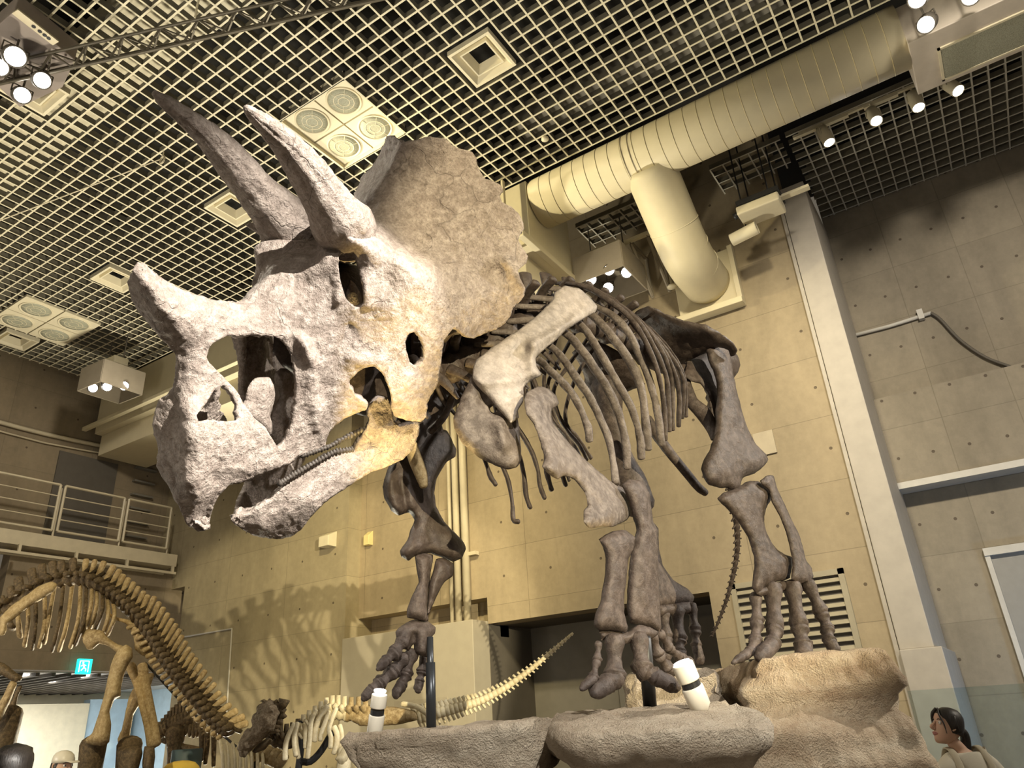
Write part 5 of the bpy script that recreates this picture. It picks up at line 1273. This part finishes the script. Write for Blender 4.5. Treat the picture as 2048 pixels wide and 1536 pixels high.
# ================================================================== PALE THICK-HEADED SKELETON behind the left rock
ZD = zt(460, 1360, 6.827)
PDD = 6.0
pac = empty('spike_headed_skeleton', tuple(PD(680, 1530, PDD)*np.array([1, 1, 0])), 'pale small dinosaur skeleton with spiky brown skull and raised fanned tail', 'dinosaur skeleton')
hd = inflate('skull', ZD([(110, 980), (90, 920), (170, 750), (220, 690), (290, 640), (300, 500), (340, 420), (370, 350), (440, 270), (520, 260), (640, 280), (760, 290), (810, 282), (770, 350), (700, 380), (760, 390), (720, 430), (770, 490), (700, 520), (680, 580), (700, 620), (650, 670), (680, 700), (600, 720), (520, 760), (470, 790), (380, 860), (300, 960), (180, 1075), (130, 1040)]), [(530, 1440, PDD-.2)], .16, bone('pachy_bone', (.10, .07, .04), (.26, .19, .12), (.50, .42, .30), 2.5, .9, .5), pac, 'D', 4.5, ((520, 1415, 6, -.08), (545, 1420, 5, .05), (500, 1430, 6, .06), (535, 1405, 4, .06), (505, 1480, 490, 1505, 4, -.04)), (), .02)
sk_m = MB()
for a, b, r in (((700, 340), (815, 285), .05), ((700, 430), (770, 400), .035), ((700, 490), (775, 495), .035), ((680, 560), (720, 610), .03), ((620, 330), (640, 265), .03), ((540, 330), (540, 255), .03), ((460, 300), (470, 262), .03), ((600, 640), (690, 620), .03), ((590, 690), (680, 700), .025)):
    q = ZD([a, b]); sk_m.loft([PD(*q[0], PDD-.25), PD(*q[1], PDD-.25)], [r, .006], 8, 1)
sk_m.build('spikes', M['hadro_dark'], hd, True)
inflate('lower_jaw', ZD([(300, 970), (380, 880), (470, 810), (540, 790), (590, 830), (540, 880), (480, 950), (400, 980), (330, 1000)]), [(510, 1490, PDD-.15)], .06, M['hadro_dark'], hd, 'D', 4)
nk = ZD([(560, 780), (640, 820), (720, 840), (800, 840), (880, 800), (950, 740), (1030, 680), (1110, 620), (1190, 560), (1270, 500), (1350, 455), (1430, 440), (1510, 450), (1600, 470), (1700, 470), (1800, 460), (1900, 460)])
for i in range(len(nk)-1):
    c0 = PD(*nk[i], PDD); c1 = PD(*nk[i+1], PDD); d = (c1-c0)/np.linalg.norm(c1-c0); mt = M['hadro_dark'] if i < 5 else (M['pale'] if i < 13 else M['hadro'])
    m = MB(); m.loft([c0+(c1-c0)*.08, (c0+c1)/2, c0+(c1-c0)*.92], [.055, .045, .055], 8, 2); m.loft([(c0+c1)/2, (c0+c1)/2+np.array([0, 0, .12])], [(.03, .02), (.022, .015)], 6, 1)
    for s_ in (-1, 1): m.loft([(c0+c1)/2, (c0+c1)/2+np.cross(d, (0, 0, 1))*s_*.10+np.array([0, 0, .05])], [.025, .018], 6, 1)
    m.build('vertebra', mt, pac, True)
for i, p in enumerate([[(920, 590), (880, 760), (880, 900), (900, 1030)], [(945, 620), (900, 740), (905, 880), (935, 1060)], [(1010, 600), (1030, 700), (1030, 920)], [(1170, 410), (1110, 560), (1090, 800), (1060, 1060)], [(1330, 360), (1220, 510), (1170, 680), (1155, 830)], [(1350, 430), (1290, 600), (1240, 740), (1235, 820)],
                       [(1450, 390), (1390, 540), (1350, 680), (1375, 780), (1370, 920)], [(1420, 640), (1460, 740), (1455, 870), (1418, 1000)], [(1500, 620), (1525, 740), (1515, 870), (1475, 960)], [(880, 600), (800, 760), (760, 900), (755, 1080)]]):
    MB().loft([PD(*q, PDD-.25+.03*(i % 3)) for q in ZD(p)], [(.020, .014)]*len(p), 8, 5).build('rib', M['pale'], pac, True)
inflate('ilium', [(690, 1432), (705, 1418), (740, 1412), (790, 1414), (830, 1422), (835, 1440), (790, 1450), (720, 1452)], [(760, 1430, PDD)], .05, M['hadro'], pac, 'D', 4)
inflate('femur', ZD([(1430, 1080), (1480, 1010), (1560, 900), (1600, 880), (1640, 960), (1600, 1100), (1520, 1200), (1470, 1120)]), [(680, 1500, PDD-.25)], .05, M['pale'], pac, 'D', 4)
MB().loft([PD(*q, PDD) for q in ZD([(960, 600), (970, 800), (960, 1000), (930, 1250)])], [.035, .03, .025, .025], 8, 3).build('support_rod', M['black'], pac)
MB().loft([PD(*q, PDD) for q in ZD([(960, 1110), (1100, 1110), (1250, 960), (1390, 720)])], [.025]*4, 8, 3).build('support_rod', M['black'], pac)
MB().loft([PD(*q, PDD) for q in [(805, 1408), (830, 1412), (850, 1424), (862, 1436)]], [.02]*4, 6, 3).build('pelvic_rod', M['pale'], pac, True)
a = ZD([(930, 1250)])[0]; a = PD(a[0], a[1], PDD); MB().rod((a[0], a[1], 0), tuple(a), .025, 8).build('support_rod', M['black'], pac)
for u_ in (690, 715):
    a = PD(u_, 1500, PDD-.2 if u_ < 700 else PDD+.25); MB().loft([(a[0], a[1], a[2]), (a[0]+.05, a[1]-.1, a[2]*.5), (a[0], a[1], .1), (a[0]-.1, a[1]-.1, .03)], [.05, .04, .035, .03], 10, 4).build('hind_leg', M['pale'], pac, True)
# raised tail with paired spines
ta_ = np.array([(835, 1436), (900, 1420), (960, 1402), (1010, 1376), (1060, 1340), (1105, 1302), (1146, 1266)], float)
tl = poly_dense(ta_, 9.6, False); n = len(tl)
for i in range(n-1):
    t = i/(n-1); f_ = 1-.9*t; D = PDD+.1+.5*t; c0 = PD(*tl[i], D); c1 = PD(*tl[i+1], D)
    dv = tl[i+1]-tl[i]; dv /= np.linalg.norm(dv); pr = np.array([dv[1], -dv[0]]); pr = pr if pr[1] < 0 else -pr
    vb = MB().loft([c0, c1], [.042*f_+.006, .034*f_+.006], 8, 1).build('tail_vertebra', M['pale'], pac, True)
    up = tl[i]+pr*27*f_+dv*-6*f_; dn = tl[i]-pr*26*f_+dv*4
    MB().loft([c0, PD(*up, D)], [(.012*f_+.004, .007), (.015*f_+.004, .008)], 6, 1).build('upper_spine', M['pale'], vb, True)
    MB().loft([c0, PD(*dn, D)], [(.011*f_+.004, .007), (.010*f_+.003, .006)], 6, 1).build('lower_spine', M['pale'], vb, True)
# pale ribs hanging at the bottom edge (another mount, only its ribs show)
low = empty('rib_cage_skeleton', tuple(PD(520, 1536, 6.8)*np.array([1, 1, 0])), 'row of pale hanging ribs with brown backbone at the bottom edge under the spiky skull', 'dinosaur skeleton')
bb = ZD([(290, 1000), (380, 960), (470, 1010), (560, 1040), (650, 1080), (730, 1140)])
for i in range(len(bb)-1):
    MB().loft([PD(*bb[i], 6.7), PD(*bb[i+1], 6.7)], [.07, .07], 8, 1).build('vertebra', M['hadro'], low, True)
a = PD(510, 1512, 6.75); MB().rod((a[0], a[1], 0), (a[0], a[1], PD(505, 1500, 6.7)[2]), .025, 8).build('support_rod', M['black'], low)
for i, (u0, u1) in enumerate(((440, 446), (452, 458), (465, 470), (478, 480), (488, 492), (500, 503), (512, 514), (522, 525))):
    MB().loft([PD(u0, 1482+i*2.2, 6.75), PD((u0+u1)/2+2, 1512+i, 6.6), PD(u1, 1560, 6.6)], [(.018, .012), (.026, .014), (.026, .014)], 8, 4).build('rib', M['pale'], low, True)

# ================================================================== visitors
skin = NT('skin', .55); skin.color((.62, .40, .29)); skin.b.inputs['Subsurface Weight'].default_value = .1; M['skin'] = skin.m
hairm = NT('hair', .45, 0, .5); _n = hairm.noise(hairm.n('ShaderNodeMapping', {'Vector': hairm.obj(), 'Scale': (40, 40, 6)}).outputs[0], 4, 3); hairm.color(hairm.ramp(_n, [(.3, (.008, .006, .005)), (.7, (.03, .024, .02))])); hairm.bump(_n, .4, .004); M['hair'] = hairm.m
knit = NT('cream_sweater', .85); _n = knit.noise(knit.obj(), 120, 3); knit.color((.66, .62, .52)); knit.bump(_n, .3, .003); M['knit'] = knit.m


def skin_body(name, joints, edges, mat, parent, levels=2):
    me = bpy.data.meshes.new(name); me.from_pydata([j[0] for j in joints], edges, [])
    o = link(name, me, mat, parent); s = o.modifiers.new('skin', 'SKIN'); s.use_smooth_shade = True
    for i, j in enumerate(joints):
        r = j[1]; me.skin_vertices[0].data[i].radius = (r, r) if np.isscalar(r) else r
    me.skin_vertices[0].data[0].use_root = True
    b = o.modifiers.new('sub', 'SUBSURF'); b.levels = levels; b.render_levels = levels; return o


def blob(name, c, fwd, up, prof, mat, parent, n=24, sub=0):
    """a head-like solid: prof = (height along up, half depth, half width, forward shift)"""
    c = np.asarray(c, float); fwd = np.asarray(fwd, float)/np.linalg.norm(fwd); up = np.asarray(up, float); up = up-fwd*(up @ fwd)*0; up /= np.linalg.norm(up); fwd = fwd-up*(fwd @ up); fwd /= np.linalg.norm(fwd); rt = np.cross(fwd, up)
    vs_ = []; fs = []
    for h, dp, w, sh in prof:
        for k in range(n):
            a = 2*math.pi*k/n; vs_.append(c+up*h+fwd*(sh+dp*math.cos(a))+rt*w*math.sin(a))
    for i in range(len(prof)-1):
        for k in range(n): fs.append((i*n+k, i*n+(k+1) % n, (i+1)*n+(k+1) % n, (i+1)*n+k))
    m = MB(); m.add(vs_, fs+[tuple(range(n))[::-1], tuple((len(prof)-1)*n+k for k in range(n))])
    return m.build(name, mat, parent, True, sub=sub)


def make_head(parent, c, fwd, up, hair=True, sc=1.0):
    """c = centre of the head at eye height"""
    S = sc
    prof = [(-.128, .012, .016, .050), (-.122, .034, .030, .040), (-.105, .058, .044, .022), (-.08, .076, .056, .008), (-.05, .087, .064, .0), (-.02, .092, .069, -.004), (.01, .095, .072, -.006), (.04, .097, .074, -.008), (.07, .092, .072, -.012), (.095, .075, .060, -.016), (.112, .048, .038, -.018), (.118, .012, .010, -.02)]
    hd_ = blob('head', c, fwd, up, [(h*S, d*S, w*S, s*S) for h, d, w, s in prof], M['skin'], parent, 32)
    c = np.asarray(c, float); f = np.asarray(fwd, float)/np.linalg.norm(fwd); u = np.asarray(up, float); u = u-f*(u @ f); u /= np.linalg.norm(u); r = np.cross(f, u)
    P = lambda a, b, d: c+f*a*S+r*b*S+u*d*S
    me = hd_.data                                            # carve eye sockets, nose, lips
    for v in me.vertices:
        q = np.array(v.co)-c; a, b, d = q @ f, q @ r, q @ u
        if a > .03*S:
            k = .010*math.exp(-((abs(b)-.032*S)**2+(d-.004*S)**2)/(2*(.015*S)**2)); g_ = .006*math.exp(-(b*b+(d+.072*S)**2)/(2*(.014*S)**2)); ch = .006*math.exp(-(b*b+(d+.108*S)**2)/(2*(.016*S)**2))
            q = q+f*(g_+ch-k); v.co = Vector(c+q)
    m = MB(); m.loft([P(.083, 0, .008), P(.098, 0, -.014), P(.110, 0, -.036), P(.093, 0, -.048)], [(.007, .008), (.009, .010), (.012, .013), (.009, .012)], 10, 4)
    for s_ in (-1, 1): m.loft([P(.094, s_*.006, -.042), P(.091, s_*.013, -.043)], [.008, .006], 8, 2)
    m.build('nose', M['skin'], hd_, True)
    lip = plain('lips', (.50, .22, .19), .4)
    m = MB(); m.loft([P(.078, -.024, -.073), P(.090, -.010, -.070), P(.092, 0, -.072), P(.090, .010, -.070), P(.078, .024, -.073)], [.003, .006, .0055, .006, .003], 8, 4); m.loft([P(.077, -.022, -.076), P(.089, 0, -.081), P(.077, .022, -.076)], [.003, .0065, .003], 8, 4); m.build('mouth', lip, hd_, True)
    ew = plain('eye_white', (.75, .72, .68), .3); ed = plain('iris', (.03, .02, .015), .2)
    for s_ in (-1, 1):
        e_ = MB().lathe(P(.068, s_*.032, .003), f, [(-.006, .006), (0, .012), (.006, .012), (.011, .008), (.013, .002)], 14).build('eye', ew, hd_, True)
        MB().lathe(P(.078, s_*.032, .003), f, [(0, .0055), (.003, .005), (.0035, .001)], 10).build('iris', ed, e_, True)
        MB().loft([P(.082, s_*.016, .022), P(.083, s_*.032, .027), P(.070, s_*.050, .020)], [(.0022, .004)]*3, 6, 3).build('eyebrow', M['hair'], hd_, True)
        MB().loft([P(-.002, s_*.071, .022), P(-.016, s_*.080, .018), P(-.018, s_*.080, -.012), P(-.004, s_*.071, -.03)], [(.006, .010), (.008, .011), (.007, .010), (.005, .008)], 8, 4).build('ear', M['skin'], hd_, True)
    return hd_, P


# woman in a cream sweater, lower right, looking up to the left
hc = PD(1893, 1452, 5.7); wz = hc[2]
toL = -RH; fwd = toL*.93-GH*.12+np.array([0, 0, .34]); upv = np.array([0, 0, 1.0])+RH*.30
wom = empty('person', (hc[0], hc[1], 0), 'woman with black ponytail in cream sweater looking up at the lower right', 'person')
hd_, P = make_head(wom, hc, fwd, upv, sc=.95)
cap_prof = [(-.045, .070, .078, -.040), (-.02, .082, .083, -.034), (.01, .092, .086, -.028), (.045, .100, .087, -.020), (.075, .098, .082, -.018), (.102, .080, .068, -.018), (.122, .052, .045, -.02), (.130, .015, .014, -.02)]
blob('hair', hc, fwd, upv, [(h*.95, d*.95, w*.95, s*.95) for h, d, w, s in cap_prof], M['hair'], hd_, 28)
m = MB(); m.loft([P(-.09, 0, -.0), P(-.135, .0, -.02), P(-.155, .01, -.08), P(-.165, .015, -.15), P(-.175, .02, -.22)], [.035, .030, .034, .03, .010], 12, 4)
for s_ in (-1, 1):
    m.loft([P(.080, s_*.010, .098), P(.086, s_*.040, .055), P(.062, s_*.064, .0), P(.040, s_*.072, -.06)], [(.010, .006), (.012, .006), (.008, .005), (.003, .002)], 8, 4); m.loft([P(.02, s_*.072, .06), P(.0, s_*.080, .0), P(-.03, s_*.078, -.03)], [(.03, .006), (.03, .006), (.02, .005)], 8, 3)
m.build('ponytail', M['hair'], hd_, True)
ch_ = np.array([hc[0], hc[1], 0])+RH*.055
V3 = lambda r, g_, z: tuple(ch_+RH*r+GH*g_+np.array([0, 0, z]))
sz = wz-.20
nkp = tuple(hc-upv/np.linalg.norm(upv)*.075-fwd/np.linalg.norm(fwd)*.02)
J = dict(hip=(.02, .0, .95), waist=(.02, 0, sz-.30), chest=(.015, 0, sz-.07), neck=(0, 0, sz+.04))
arms = [((.12, .03, sz-.015), (.185, .04, sz-.06), (.29, .03, sz-.27), (.24, -.12, sz-.44)), ((-.10, -.03, sz-.015), (-.155, -.04, sz-.06), (-.20, -.03, sz-.32), (-.12, -.16, sz-.50))]
ar = lambda rr_: [(V3(*p), r) for A in arms for p, r in zip(A, rr_)]
ed = [(0, 1), (1, 2), (2, 3), (2, 4), (4, 5), (5, 6), (6, 7), (2, 8), (8, 9), (9, 10), (10, 11)]
skin_body('body', [(V3(*J['hip']), (.13, .10)), (V3(*J['waist']), (.12, .09)), (V3(*J['chest']), (.11, .08)), (V3(*J['neck']), .047)] + ar((.040, .042, .034, .028)) + [(nkp, .045), (V3(.09, 0, .50), .075), (V3(.09, 0, .08), .045), (V3(.05, -.10, .03), .035), (V3(-.07, 0, .50), .075), (V3(-.07, 0, .08), .045), (V3(-.11, -.10, .03), .035)],
          ed+[(3, 12), (0, 13), (13, 14), (14, 15), (0, 16), (16, 17), (17, 18)], M['skin'], wom)
skin_body('sweater', [(V3(.02, 0, sz-.55), (.17, .13)), (V3(.02, 0, sz-.30), (.16, .125)), (V3(.015, 0, sz-.09), (.15, .11)), (V3(.004, 0, sz+.012), (.082, .074))] + ar((.080, .078, .060, .048)), ed, M['knit'], wom)
skin_body('trousers', [(V3(.02, 0, .97), (.145, .115)), (V3(.09, 0, .84), .10), (V3(.09, 0, .48), .085), (V3(.09, 0, .10), .07), (V3(-.06, 0, .84), .10), (V3(-.07, 0, .48), .085), (V3(-.07, 0, .10), .07)], [(0, 1), (1, 2), (2, 3), (0, 4), (4, 5), (5, 6)], plain('dark_trousers', (.06, .06, .075), .8), wom)
strap = plain('backpack_strap', (.50, .45, .34), .7)
for sx in (-.085, .115):
    MB().loft([V3(sx, .09, sz+.0), V3(sx, .03, sz+.062), V3(sx, -.05, sz+.040), V3(sx*1.05, -.105, sz-.05), V3(sx*1.1, -.125, sz-.16), V3(sx*1.1, -.12, sz-.32)], [(.008, .024)]*6, 8, 4, True, tuple(-GH)).build('backpack_strap', strap, wom, True)
MB().obox(np.array(V3(.015, .19, sz-.22)), RH*.14, GH*.06, (0, 0, .19)).build('backpack', strap, wom, bevel=.04)
MB().loft([V3(-.06, -.118, sz-.15), V3(.0, -.128, sz-.135), V3(.06, -.118, sz-.15)], [(.03, .012), (.05, .012), (.02, .01)], 8, 3, True, (0, 0, 1)).build('print', plain('brown_print', (.28, .16, .12), .8), wom, True)

# dark-haired head cut by the lower left corner
hc = PD(22, 1542, 4.6); p1_ = empty('person', (hc[0], hc[1], 0), 'back of a dark-haired visitor at the lower left corner', 'person')
hd_, P = make_head(p1_, hc, GH*.9-RH*.3, (0, 0, 1), sc=1.05)
hr = blob('hair', hc, GH*.9-RH*.3, (0, 0, 1), [(h*1.05, d*1.16, w*1.24, s) for h, d, w, s in [(-.10, .06, .07, -.04), (-.07, .08, .085, -.03)]+cap_prof], M['hair'], hd_, 28)
V_ = np.array([v.co for v in hr.data.vertices]); N_ = np.array([v.normal for v in hr.data.vertices]); hr.data.vertices.foreach_set('co', rough(V_, N_, .012, 30.0).astype(np.float32).ravel())


def plain_body(e, hc, mat, f):
    r = np.cross(f, (0, 0, 1)); b = np.array([hc[0], hc[1], 0]); z = hc[2]-.30
    W3 = lambda a, c_, h: tuple(b+r*a+f*c_+np.array([0, 0, h]))
    skin_body('body', [(W3(0, 0, .95), (.15, .11)), (W3(0, 0, z-.25), (.16, .11)), (W3(0, 0, z-.04), (.14, .09)), (W3(0, .0, z+.12), .055), (W3(0, .01, z+.2), .05), (W3(.17, 0, z-.03), .065), (W3(.23, 0, z-.3), .05), (W3(.24, .05, z-.55), .038), (W3(-.17, 0, z-.03), .065), (W3(-.23, 0, z-.3), .05), (W3(-.24, .05, z-.55), .038),
                       (W3(.09, 0, .5), .075), (W3(.09, 0, .06), .05), (W3(.09, .12, .03), .035), (W3(-.09, 0, .5), .075), (W3(-.09, 0, .06), .05), (W3(-.09, .12, .03), .035)],
              [(0, 1), (1, 2), (2, 3), (3, 4), (2, 5), (5, 6), (6, 7), (2, 8), (8, 9), (9, 10), (0, 11), (11, 12), (12, 13), (0, 14), (14, 15), (15, 16)], mat, e)


plain_body(p1_, hc, plain('dark_coat', (.03, .028, .03), .8), GH)
# visitor in a white cap farther back
hc = PD(126, 1532, 7.2); p2_ = empty('person', (hc[0], hc[1], 0), 'visitor in a white cap at the bottom edge under the ochre legs', 'person')
f_ = RH*.8-GH*.4; hd_, P = make_head(p2_, hc, f_, (0, 0, 1))
blob('hair', hc, f_, (0, 0, 1), [(-.10, .05, .07, -.05), (-.06, .075, .08, -.04), (-.02, .082, .082, -.035), (.03, .09, .083, -.02)], M['hair'], hd_, 24)
cp = blob('cap', hc, f_, (0, 0, 1), [(.025, .102, .085, -.008), (.05, .104, .086, -.01), (.085, .092, .078, -.014), (.112, .065, .055, -.018), (.126, .02, .02, -.02)], M['lightwhite'], hd_, 24)
MB().loft([P(.085, 0, .036), P(.13, 0, .034), P(.165, 0, .022)], [(.004, .065), (.004, .06), (.003, .04)], 12, 3, True, (0, 0, 1)).build('peak', M['lightwhite'], cp, True)
plain_body(p2_, hc, plain('grey_shirt', (.35, .35, .36), .8), f_)
